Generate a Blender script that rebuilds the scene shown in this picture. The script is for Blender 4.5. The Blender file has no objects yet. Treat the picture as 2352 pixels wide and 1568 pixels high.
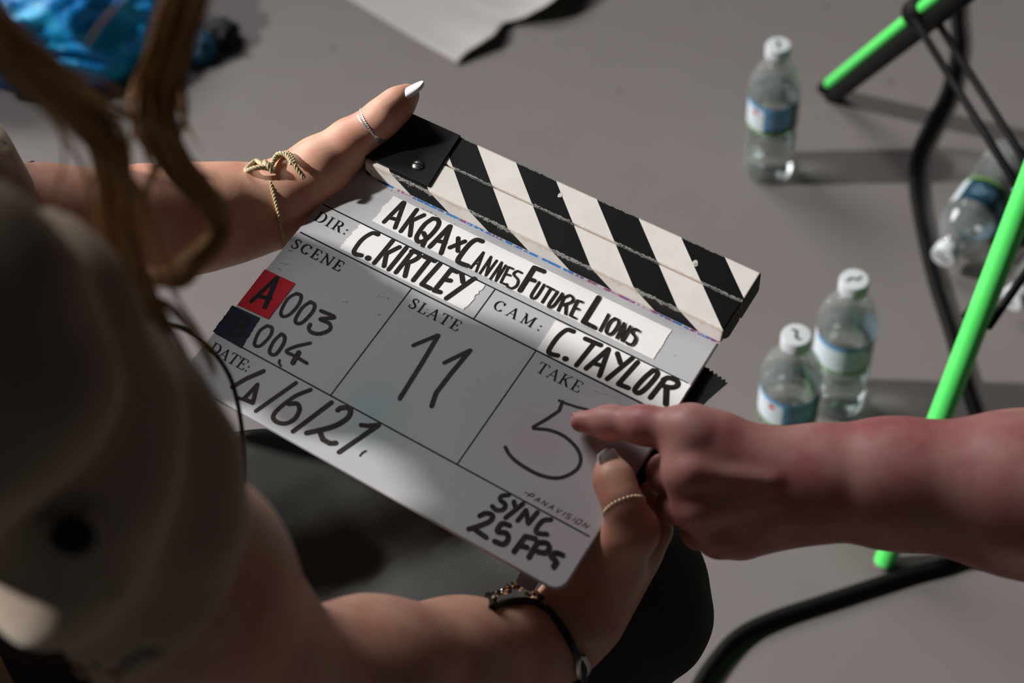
import bpy, bmesh, math, random
import numpy as np
from mathutils import Vector, Matrix, noise as mnoise

# ------------------------------------------------------------------ camera, light, exposure
sc = bpy.context.scene
col = sc.collection
FPX = 3267.0                      # 50 mm lens on a 36 mm wide frame of 2352 pixels
CAM_H = 1.31
dn = np.array([0.0760, 0.637, 0.766]); dn /= np.linalg.norm(dn)      # straight down, in camera axes (right, down, forward)
zc = np.array([0, 0, 1.0])
Yw = zc - zc.dot(dn) * dn; Yw /= np.linalg.norm(Yw)
Zw = -dn
Xw = np.cross(Yw, Zw)
C2W = np.array([Xw, Yw, Zw])      # camera axes -> world
CAM = np.array([0, 0, CAM_H])
def P(px, py, d):                 # point seen at a pixel, at a depth along the lens axis
    return CAM + C2W @ (np.array([(px - 1176) / FPX, (py - 784) / FPX, 1.0]) * d)
def F(px, py, z=0.0):             # point at height z seen at a pixel
    r = C2W @ np.array([(px - 1176) / FPX, (py - 784) / FPX, 1.0])
    return CAM + r * ((z - CAM_H) / r[2])

cam = bpy.data.cameras.new('camera'); camo = bpy.data.objects.new('camera', cam); col.objects.link(camo)
r_, d_, f_ = C2W[:, 0], C2W[:, 1], C2W[:, 2]
camo.matrix_world = Matrix(((r_[0], -d_[0], -f_[0], 0), (r_[1], -d_[1], -f_[1], 0), (r_[2], -d_[2], -f_[2], CAM_H), (0, 0, 0, 1)))
cam.lens = 50; cam.sensor_width = 36; cam.clip_start = 0.02
cam.dof.use_dof = True; cam.dof.focus_distance = 0.945; cam.dof.aperture_fstop = 4.5; cam.dof.aperture_blades = 9
sc.camera = camo

world = bpy.data.worlds.new('studio'); sc.world = world; world.use_nodes = True
bg = world.node_tree.nodes['Background']; bg.inputs[0].default_value = (0.80, 0.85, 0.92, 1); bg.inputs[1].default_value = 0.015
def lamp(name, kind, loc, target, energy, colour, **kw):
    L = bpy.data.lights.new(name, kind); o = bpy.data.objects.new(name, L); col.objects.link(o)
    o.location = loc; o.rotation_euler = (Vector(target) - Vector(loc)).to_track_quat('-Z', 'Y').to_euler()
    L.energy = energy; L.color = colour
    for k, v in kw.items(): setattr(L, k, v)
    return o
key = lamp('key_lamp', 'SPOT', (-6.55, 2.29, 4.49), (0.80, 0.22, 0.20), 3500, (1.0, 0.965, 0.93), spot_size=math.radians(31), spot_blend=1.0, shadow_soft_size=0.14)
soft = lamp('far_softbox', 'AREA', (-3.2, 6.0, 4.7), (0.1, 0.6, 0.5), 345, (0.98, 0.97, 0.97), shape='RECTANGLE', size=3.4, size_y=2.6)
sc.view_settings.view_transform = 'Standard'; sc.view_settings.look = 'None'
sc.view_settings.exposure = 0.0; sc.view_settings.gamma = 1.0; sc.view_settings.use_curve_mapping = False

# ------------------------------------------------------------------ helpers
rnd = random.Random(7)
def lin(c): return tuple(((v / 12.92) if v <= 0.04045 else ((v + 0.055) / 1.055) ** 2.4) for v in [x / 255.0 for x in c])
class NT:
    def __init__(s, name):
        s.m = bpy.data.materials.new(name); s.m.use_nodes = True
        s.t = s.m.node_tree; s.b = s.t.nodes['Principled BSDF']; s.out = s.t.nodes['Material Output']
    def n(s, typ, ins=None, **kw):
        q = s.t.nodes.new('ShaderNode' + typ)
        for k, v in kw.items(): setattr(q, k, v)
        for k, v in (ins or {}).items(): s.set(q.inputs[k], v)
        return q
    def set(s, sock, v):
        if isinstance(v, bpy.types.NodeSocket): s.t.links.new(v, sock)
        elif isinstance(v, bpy.types.Node): s.t.links.new(v.outputs[0], sock)
        else:
            if isinstance(v, (tuple, list)) and len(v) == 3 and sock.type == 'RGBA': v = (*v, 1)
            sock.default_value = v
    def p(s, **kw):
        for k, v in kw.items(): s.set(s.b.inputs[k.replace('_', ' ')], v)
        return s
    def math(s, op, a, b=0.0, c=None):
        q = s.n('Math', operation=op); s.set(q.inputs[0], a); s.set(q.inputs[1], b)
        if c is not None: s.set(q.inputs[2], c)
        return q.outputs[0]
    def mix(s, fac, a, b):
        q = s.n('Mix', data_type='RGBA'); s.set(q.inputs[0], fac); s.set(q.inputs[6], a); s.set(q.inputs[7], b); return q.outputs[2]
    def noise(s, vec, scale, detail=4, rough=0.55, dist=0.0):
        q = s.n('TexNoise'); q.inputs['Scale'].default_value = scale; q.inputs['Detail'].default_value = detail
        q.inputs['Roughness'].default_value = rough; q.inputs['Distortion'].default_value = dist
        if vec is not None: s.set(q.inputs['Vector'], vec)
        return q.outputs['Fac']
    def ramp(s, fac, stops):
        q = s.n('ValToRGB'); s.set(q.inputs[0], fac); e = q.color_ramp.elements
        while len(e) < len(stops): e.new(0.5)
        for x, (pos, c) in zip(e, stops): x.position = pos; x.color = (*c, 1) if len(c) == 3 else c
        return q.outputs[0]
    def bump(s, h, strength=0.3, dist=0.001):
        q = s.n('Bump'); q.inputs['Strength'].default_value = strength; q.inputs['Distance'].default_value = dist
        s.set(q.inputs['Height'], h); s.set(s.b.inputs['Normal'], q.outputs[0])
    def obj(s): return s.n('TexCoord').outputs['Object']
    def uv(s): return s.n('TexCoord').outputs['UV']
    def scale(s, vec, sx, sy, sz):
        q = s.n('Mapping'); s.set(q.inputs['Vector'], vec); q.inputs['Scale'].default_value = (sx, sy, sz); return q.outputs[0]
    def sep(s, vec): q = s.n('SeparateXYZ'); s.set(q.inputs[0], vec); return q.outputs
def g3(v): return (v, v, v)
def simple(name, c, rough=0.5, nscale=0, namp=0.15, bump=0, bscale=0, metal=0.0, spec=0.5, **kw):
    k = NT(name); base = lin(c)
    k.p(Roughness=rough, Metallic=metal)
    k.b.inputs['Specular IOR Level'].default_value = spec
    if nscale:
        nz = k.noise(k.obj(), nscale)
        k.p(Base_Color=k.mix(nz, tuple(x * (1 - namp) for x in base), tuple(min(1, x * (1 + namp)) for x in base)))
    else: k.p(Base_Color=base)
    if bump: k.bump(k.noise(k.obj(), bscale), bump, 0.0008)
    for a, v in kw.items(): k.p(**{a: v})
    return k.m

def empty(name, loc, label=None, cat=None, group=None, matrix=None):
    o = bpy.data.objects.new(name, None); col.objects.link(o); o.empty_display_size = 0.05
    if matrix is not None: o.matrix_world = matrix
    else: o.location = loc
    tag(o, label, cat, group); return o
def tag(o, label=None, cat=None, group=None, kind=None):
    if label: o['label'] = label
    if cat: o['category'] = cat
    if group: o['group'] = group
    if kind: o['kind'] = kind
    return o
def mesh(name, v, f, mat, parent=None, smooth=False, uvs=None, local=False):
    """one mesh object; vertices are world points unless local (then in the parent's axes)"""
    v = np.asarray(v, float)
    me = bpy.data.meshes.new(name)
    org = np.zeros(3)
    if parent is not None and not local: org = np.array(parent.location)
    elif parent is None and not local: org = np.array([(v[:, 0].min() + v[:, 0].max()) / 2, (v[:, 1].min() + v[:, 1].max()) / 2, v[:, 2].min()])
    me.from_pydata((v - org).tolist(), [], [tuple(int(i) for i in q) for q in f])
    if uvs is not None:
        L = me.uv_layers.new(name='UVMap')
        for lp in me.loops: L.data[lp.index].uv = uvs[lp.vertex_index]
    if smooth:
        for q in me.polygons: q.use_smooth = True
    if mat: me.materials.append(mat)
    o = bpy.data.objects.new(name, me); col.objects.link(o)
    if parent is not None: o.parent = parent
    elif not local: o.location = org
    return o
class MB:
    def __init__(s): s.v = []; s.f = []; s.uv = []
    def add(s, v, f, uv=None):
        b = len(s.v); s.v += [tuple(q) for q in v]; s.f += [tuple(i + b for i in q) for q in f]
        s.uv += uv if uv else [(0, 0)] * len(v)
    def build(s, name, mat, parent=None, smooth=False, local=False):
        return mesh(name, s.v, s.f, mat, parent, smooth, s.uv, local)
def cr(pts, n=8):                  # Catmull-Rom through points of any dimension
    p = np.asarray(pts, float); p = np.vstack([2 * p[0] - p[1], p, 2 * p[-1] - p[-2]]); out = []
    for i in range(1, len(p) - 2):
        for t in np.arange(n) / n:
            a, b, c, d = p[i - 1], p[i], p[i + 1], p[i + 2]
            out.append(0.5 * (2 * b + (c - a) * t + (2 * a - 5 * b + 4 * c - d) * t * t + (3 * b - a - 3 * c + d) * t ** 3))
    out.append(p[-2]); return np.array(out)
def frames(p):
    p = np.asarray(p, float); t = np.gradient(p, axis=0); t /= np.linalg.norm(t, axis=1)[:, None] + 1e-12
    u = np.cross(t[0], [0, 0, 1.0])
    if np.linalg.norm(u) < 1e-3: u = np.cross(t[0], [1.0, 0, 0])
    us = []
    for k in t:
        u = u - u.dot(k) * k; u /= np.linalg.norm(u); us.append(u.copy())
    us = np.array(us); return t, us, np.cross(t, us)
def tube(p, r, n=12, caps=True, flat=1.0):
    p = np.asarray(p, float); r = np.broadcast_to(np.asarray(r, float), (len(p),)); t, a, b = frames(p); v = []; f = []
    for i in range(len(p)):
        for j in range(n):
            g = 2 * math.pi * j / n; v.append(p[i] + r[i] * (math.cos(g) * a[i] + flat * math.sin(g) * b[i]))
    for i in range(len(p) - 1):
        for j in range(n): f.append((i * n + j, i * n + (j + 1) % n, (i + 1) * n + (j + 1) % n, (i + 1) * n + j))
    if caps: f.append(tuple(reversed(range(n)))); f.append(tuple((len(p) - 1) * n + j for j in range(n)))
    return v, f
def lathe(prof, n=32, close=False):
    v = []; f = []; m = len(prof)
    for (r, z) in prof:
        for j in range(n): g = 2 * math.pi * j / n; v.append((r * math.cos(g), r * math.sin(g), z))
    for i in range(m - 1):
        for j in range(n): f.append((i * n + j, i * n + (j + 1) % n, (i + 1) * n + (j + 1) % n, (i + 1) * n + j))
    if close: f.append(tuple(reversed(range(n)))); f.append(tuple((m - 1) * n + j for j in range(n)))
    return v, f
def prism(poly, z0, z1):           # extruded outline in the xy plane
    n = len(poly); v = [(x, y, z0) for x, y in poly] + [(x, y, z1) for x, y in poly]
    f = [tuple(reversed(range(n))), tuple(range(n, 2 * n))] + [(i, (i + 1) % n, n + (i + 1) % n, n + i) for i in range(n)]
    return v, f
def bevel(o, w, seg=2):
    md = o.modifiers.new('bevel', 'BEVEL'); md.width = w; md.segments = seg; md.limit_method = 'ANGLE'; md.angle_limit = math.radians(40); return o
def smooth_angle(o, deg=40):
    for q in o.data.polygons: q.use_smooth = True
    o.data.set_sharp_from_angle(angle=math.radians(deg)); return o

# ------------------------------------------------------------------ the studio floor
k = NT('studio floor paint')
co = k.obj()
n1 = k.noise(co, 2.2, 5, 0.6); n2 = k.noise(co, 60, 3, 0.6); n3 = k.noise(co, 14, 2, 0.5)
c = k.mix(n1, lin((113, 107, 106)), lin((128, 122, 120)))
c = k.mix(k.math('MULTIPLY', n2, 0.25), c, lin((118, 111, 109)))
sp = k.ramp(k.noise(co, 22, 1, 0.4), [(0.0, g3(0)), (0.745, g3(0)), (0.79, g3(0.55)), (1.0, g3(0.55))])
c = k.mix(sp, c, lin((74, 68, 66)))
k.p(Base_Color=c, Roughness=k.math('MULTIPLY_ADD', n3, 0.22, 0.5)); k.b.inputs['Specular IOR Level'].default_value = 0.18
k.bump(n2, 0.08, 0.0006)
fl = mesh('floor', [(-6, -4, 0), (6, -4, 0), (6, 8, 0), (-6, 8, 0)], [(0, 1, 2, 3)], k.m)
tag(fl, 'smooth grey painted studio floor', None, kind='structure')

# ------------------------------------------------------------------ clapperboard
BR = np.array([[0.8440583516, -0.5303142572, 0.0795756725], [0.4239495771, 0.7507771539, 0.5065574216], [-0.3283782197, -0.3938279495, 0.8585262320]])
BT = np.array([-0.1282062758, -0.0924464747, 0.9483410414])
bu, bv, bn = C2W @ BR[:, 0], -(C2W @ BR[:, 1]), -(C2W @ BR[:, 2])      # along the board, up the board, out of its face
bo = CAM + C2W @ BT
def Bd(u, v, h=0.0): return bo + (bu * u - bv * v + bn * h) * 0.001     # board millimetres (v downwards) -> world
BM = Matrix(((bu[0], bv[0], bn[0], bo[0]), (bu[1], bv[1], bn[1], bo[1]), (bu[2], bv[2], bn[2], bo[2]), (0, 0, 0, 1)))
board = empty('clapperboard', None, 'white acrylic clapperboard with black and white striped sticks held in two hands', 'clapperboard', matrix=BM)
def bl(pts, h=0.0): return [(u * 0.001, -v * 0.001, h * 0.001) for u, v in pts]

k = NT('white acrylic'); co = k.obj()
n1 = k.noise(co, 25, 4); n2 = k.noise(k.scale(co, 1, 1, 1), 260, 2)
tint = k.mix(k.noise(co, 9, 2), lin((184, 186, 190)), lin((193, 193, 196)))
def stain(u, v, r, colr, amt):      # old marker stains with a place of their own
    global tint
    d_ = k.n('VectorMath', operation='DISTANCE'); k.set(d_.inputs[0], co); d_.inputs[1].default_value = (u * .001, -v * .001, 0)
    fz_ = k.math('MULTIPLY', k.math('SUBTRACT', 1.0, k.math('SMOOTH_MIN', k.math('DIVIDE', d_.outputs['Value'], r * .001), 1.0, 0.3)), k.math('MULTIPLY_ADD', k.noise(co, 70, 3), amt, amt * .5))
    tint = k.mix(k.math('MAXIMUM', fz_, 0.0), tint, lin(colr))
stain(122, 112, 34, (130, 186, 186), 0.45); stain(216, 78, 30, (208, 160, 166), 0.34); stain(262, 128, 42, (208, 168, 180), 0.36); stain(258, 70, 40, (204, 176, 188), 0.3)
sm = k.ramp(n1, [(0.0, g3(0.0)), (0.62, g3(0.0)), (0.8, g3(0.22)), (1, g3(0.22))])
k.p(Base_Color=k.mix(sm, tint, lin((170, 168, 170))), Roughness=0.34)
k.b.inputs['Specular IOR Level'].default_value = 0.4
k.p(Subsurface_Weight=0.12, Subsurface_Radius=(0.004, 0.004, 0.004), Subsurface_Scale=1.0)
M_acr = k.m
def rrect(u0, u1, v0, v1, r, rl):   # rounded bottom corners
    pts = [(u0, v0), (u1, v0)]
    for a in range(0, 91, 15): g = math.radians(a); pts.append((u1 - r + r * math.cos(g), v1 - r + r * math.sin(g)))
    for a in range(90, 181, 15): g = math.radians(a); pts.append((u0 + rl + rl * math.cos(g), v1 - rl + rl * math.sin(g)))
    return pts
poly = rrect(0, 280, -42, 152.4, 8, 15)
v, f = prism([(x * .001, -y * .001) for x, y in reversed(poly)], -0.0042, 0.0)
panel = mesh('panel', v, f, M_acr, board, local=True); bevel(panel, 0.0008, 2)

# sticks, with painted stripes that run on over the chamfer
k = NT('striped stick paint'); co = k.obj(); X, Y, Z = k.sep(co)
nzw = k.noise(co, 900, 3, 0.7); nzb = k.noise(co, 60, 4, 0.6)
ph = k.math('ADD', X, k.math('MULTIPLY', k.math('SUBTRACT', Y, 0.085), 1.15))            # u - 1.15 (v + 85)
dep = k.math('MAXIMUM', k.math('SUBTRACT', 0.011, Z), 0.0)
ph = k.math('SUBTRACT', ph, k.math('MULTIPLY', dep, 1.3))
ph = k.math('DIVIDE', k.math('SUBTRACT', ph, 0.0716), 0.0617)
fr = k.math('FRACT', k.math('ADD', ph, 5.0))
blk = k.math('GREATER_THAN', fr, 0.5)
geo = k.n('NewGeometry')
edge = k.ramp(geo.outputs['Pointiness'], [(0.0, g3(0)), (0.56, g3(0)), (0.62, g3(1)), (1, g3(1))])
ye = 1.0
for e_ in (0.0614, 0.0606, 0.085, 0.0372): ye = k.math('MINIMUM', ye, k.math('ABSOLUTE', k.math('SUBTRACT', Y, e_)))
rub_glint = k.math('LESS_THAN', ye, k.math('MULTIPLY_ADD', k.noise(co, 260, 3, 0.7), 0.0024, -0.0006))
wear_glint = k.math('MULTIPLY', rub_glint, k.math('GREATER_THAN', nzw, 0.44))  # worn edges; the pale line also paints in the bevel's highlight at the joint
speck = k.math('GREATER_THAN', k.noise(co, 1500, 2, 0.5), 0.90)
wear_glint = k.math('MINIMUM', k.math('ADD', wear_glint, k.math('MULTIPLY', speck, k.math('GREATER_THAN', nzb, 0.5))), 1.0)
white = k.mix(nzb, lin((214, 209, 203)), lin((236, 233, 229)))
white = k.mix(k.math('MULTIPLY', rub_glint, 0.45), white, lin((196, 172, 148)))
black = k.mix(k.math('MULTIPLY', wear_glint, 0.75), lin((14, 14, 14)), lin((170, 168, 164)))
k.p(Base_Color=k.mix(blk, white, black), Roughness=0.45); k.b.inputs['Specular IOR Level'].default_value = 0.25; k.bump(nzw, 0.05, 0.0003)
M_stripe = k.m
M_endgrain = simple('dark end grain', (38, 33, 29), 0.7, 300, 0.4)
M_black = simple('black lacquer', (13, 13, 13), 0.38, 200, 0.3)
def stick(name, u0, u1, prof, mat):
    """profile in (v, h) millimetres swept along u"""
    n = len(prof); v = []; 
    for u in (u0, u1): v += [(u * .001, -b * .001, h * .001) for b, h in prof]
    f = [tuple(range(n)), tuple(reversed(range(n, 2 * n)))] + [(i, n + i, n + (i + 1) % n, (i + 1) % n) for i in range(n)]
    o = mesh(name, v, f, mat, board, local=True)
    o.data.materials.append(M_endgrain)
    o.data.polygons[0].material_index = 1; o.data.polygons[1].material_index = 1
    bm = bmesh.new(); bm.from_mesh(o.data); bmesh.ops.recalc_face_normals(bm, faces=bm.faces); bm.to_mesh(o.data); bm.free()
    return bevel(o, 0.0011, 3)
stick('fixed_stick', 13, 281.5, [(-34.4, 0.05), (-37.2, 11.0), (-60.6, 11.0), (-60.6, -10.5), (-46.0, -10.5), (-40, -4.3), (-40, 0.05)], M_stripe)
arm = stick('clapper_arm', 17, 282, [(-61.4, 11.0), (-85.0, 11.0), (-86.2, 9.0), (-86.2, -9.5), (-84, -10.5), (-61.4, -10.5)], M_stripe)
for (u, v_, r) in ((142, -76, 2.3), (243, -72, 2.6), (244, -71, 1.6)):      # bare chips in the paint
    pts = [(u + r * (0.7 + 0.5 * rnd.random()) * math.cos(a) * 0.8, v_ + r * (0.7 + 0.5 * rnd.random()) * math.sin(a)) for a in np.linspace(0, 6.0, 9)]
    vv, ff = prism([(x * .001, -y * .001) for x, y in reversed(pts)], 0.01101, 0.01108)
    mesh('paint_chip', vv, ff, simple('bare wood chip', (205, 200, 192), 0.6), arm, local=True)
pl = [(11.5, -35.5), (64.0, -39.6), (60.9, -60.5), (58.8, -85.6), (12.0, -85.6)]
pl = [(11.5, -39.5), (63.4, -39.6), (61.0, -60.5), (58.8, -85.6), (12.0, -85.6)]
vv, ff = prism([(x * .001, -y * .001) for x, y in reversed(pl)][::-1], 0.0110, 0.0123)
hp = mesh('hinge_plate', vv, ff, M_black, board, local=True); bevel(hp, 0.0012, 3)
bm = bmesh.new(); bm.from_mesh(hp.data); bmesh.ops.recalc_face_normals(bm, faces=bm.faces); bm.to_mesh(hp.data); bm.free()
M_screw = simple('steel screw', (190, 188, 182), 0.3, metal=1.0)
v, f = lathe([(0.0001, 0.0), (0.0040, 0.0), (0.0040, 0.0004), (0.0033, 0.0011), (0.0018, 0.0016), (0.0001, 0.0017)], 24)
sv = [(x + 0.0474, y + 0.0509, z + 0.0123) for x, y, z in v]
scr = mesh('screw', sv, f, M_screw, hp, True, local=True)
a = math.radians(20); cs, sn = math.cos(a), math.sin(a)
q = [(-.0034, -.00045), (.0034, -.00045), (.0034, .00045), (-.0034, .00045)]
vv, ff = prism([(x * cs - y * sn + .0474, x * sn + y * cs + .0509) for x, y in q], 0.0137, 0.01408)
mesh('screw_slot', vv, ff, M_black, hp, local=True)

# flat print: strokes as ribbons lying on the surface
class Ink:
    def __init__(s): s.mb = MB(); s.h = 0.0
    def seg(s, a, b, w, d0):
        a, b = np.array(a, float), np.array(b, float); d = b - a; L = np.linalg.norm(d)
        if L < 1e-6: return
        d /= L; nrm = np.array([-d[1], d[0]]) * w / 2; s.h += 0.0012
        pts = [a - nrm, b - nrm, b + nrm, a + nrm]
        s.mb.add([(x * .001, -y * .001, s.h * .001) for x, y in pts], [(3, 2, 1, 0)], [(-1, d0), (-1, d0 + L), (1, d0 + L), (1, d0)])
    def disc(s, c, w, d0, n=12):
        s.h += 0.0012; r = w / 2
        pts = [(c[0] + r * math.cos(2 * math.pi * i / n), c[1] + r * math.sin(2 * math.pi * i / n)) for i in range(n)]
        s.mb.add([(x * .001, -y * .001, s.h * .001) for x, y in pts], [tuple(range(n - 1, -1, -1))], [(math.cos(2 * math.pi * i / n), d0 + r * math.sin(2 * math.pi * i / n)) for i in range(n)])
    def stroke(s, w, pts, jitter=0.0):
        if len(pts) >= 5: pts = cr(pts, 6)
        pts = np.asarray(pts, float); d0 = rnd.random() * 100
        n = len(pts); smoothed = n > 12
        for i in range(n - 1):
            s.seg(pts[i], pts[i + 1], w, d0); L = np.linalg.norm(pts[i + 1] - pts[i])
            s.disc(pts[i], w, d0, 14 if (i == 0 or not smoothed) else 10); d0 += L
        s.disc(pts[-1], w, d0, 14)
    def poly(s, pts):
        s.h += 0.0012; n = len(pts)
        s.mb.add([(x * .001, -y * .001, s.h * .001) for x, y in pts], [tuple(range(n))], [(0, 0)] * n)
    def build(s, name, mat, parent, h):
        vs = [(x, y, z + h * .001) for x, y, z in s.mb.v]
        bm = bmesh.new(); me = bpy.data.meshes.new(name); me.from_pydata(vs, [], s.mb.f)
        L = me.uv_layers.new(name='UVMap')
        for lp in me.loops: L.data[lp.index].uv = s.mb.uv[lp.vertex_index]
        for q in me.polygons:
            pass
        me.materials.append(mat); o = bpy.data.objects.new(name, me); col.objects.link(o); o.parent = parent
        bm.from_mesh(me)
        for fc in bm.faces:
            if fc.normal.z < 0: fc.normal_flip()
        bm.to_mesh(me); bm.free(); return o
def ink_mat(name, dark, light, amt, weave=0.0):
    k = NT(name); uv = k.uv(); co = k.obj()
    st = k.noise(k.scale(uv, 3.2, 0.05, 1), 1.0, 3, 0.6)
    fac = k.ramp(st, [(0.0, g3(0)), (0.42, g3(0)), (0.75, g3(amt)), (1, g3(amt))])
    col_ = k.mix(fac, lin(dark), lin(light))
    if weave:
        w = k.ramp(k.noise(co, 2600, 1, 0.5), [(0, g3(0)), (0.52, g3(0)), (0.75, g3(weave)), (1, g3(weave))])
        col_ = k.mix(w, col_, lin((120, 115, 112)))
    k.p(Base_Color=col_, Roughness=0.6); k.b.inputs['Specular IOR Level'].default_value = 0.12; return k.m
M_dry = ink_mat('dry wipe marker', (18, 15, 14), (104, 96, 90), 0.8)
M_dryfaint = ink_mat('thin dry wipe marker', (38, 34, 32), (104, 100, 98), 0.8)
M_ink = ink_mat('felt pen on cloth tape', (14, 13, 12), (44, 41, 38), 0.6, 0.4)
M_inkred = ink_mat('felt pen on coloured tape', (10, 8, 9), (18, 12, 13), 0.5)
k = NT('wiped marker smudge'); U, V, _w = k.sep(k.uv()); k.p(Base_Color=lin((40, 38, 38)), Roughness=0.6)
k.p(Alpha=k.math('MULTIPLY', k.ramp(k.noise(k.obj(), 700, 3, 0.7), [(0, g3(0)), (0.46, g3(0)), (0.62, g3(.75)), (1, g3(.75))]), k.math('SUBTRACT', 1.0, k.math('ABSOLUTE', U)))); M_smudge = k.m
M_print = simple('black print', (16, 15, 16), 0.6, spec=0.12)
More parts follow.
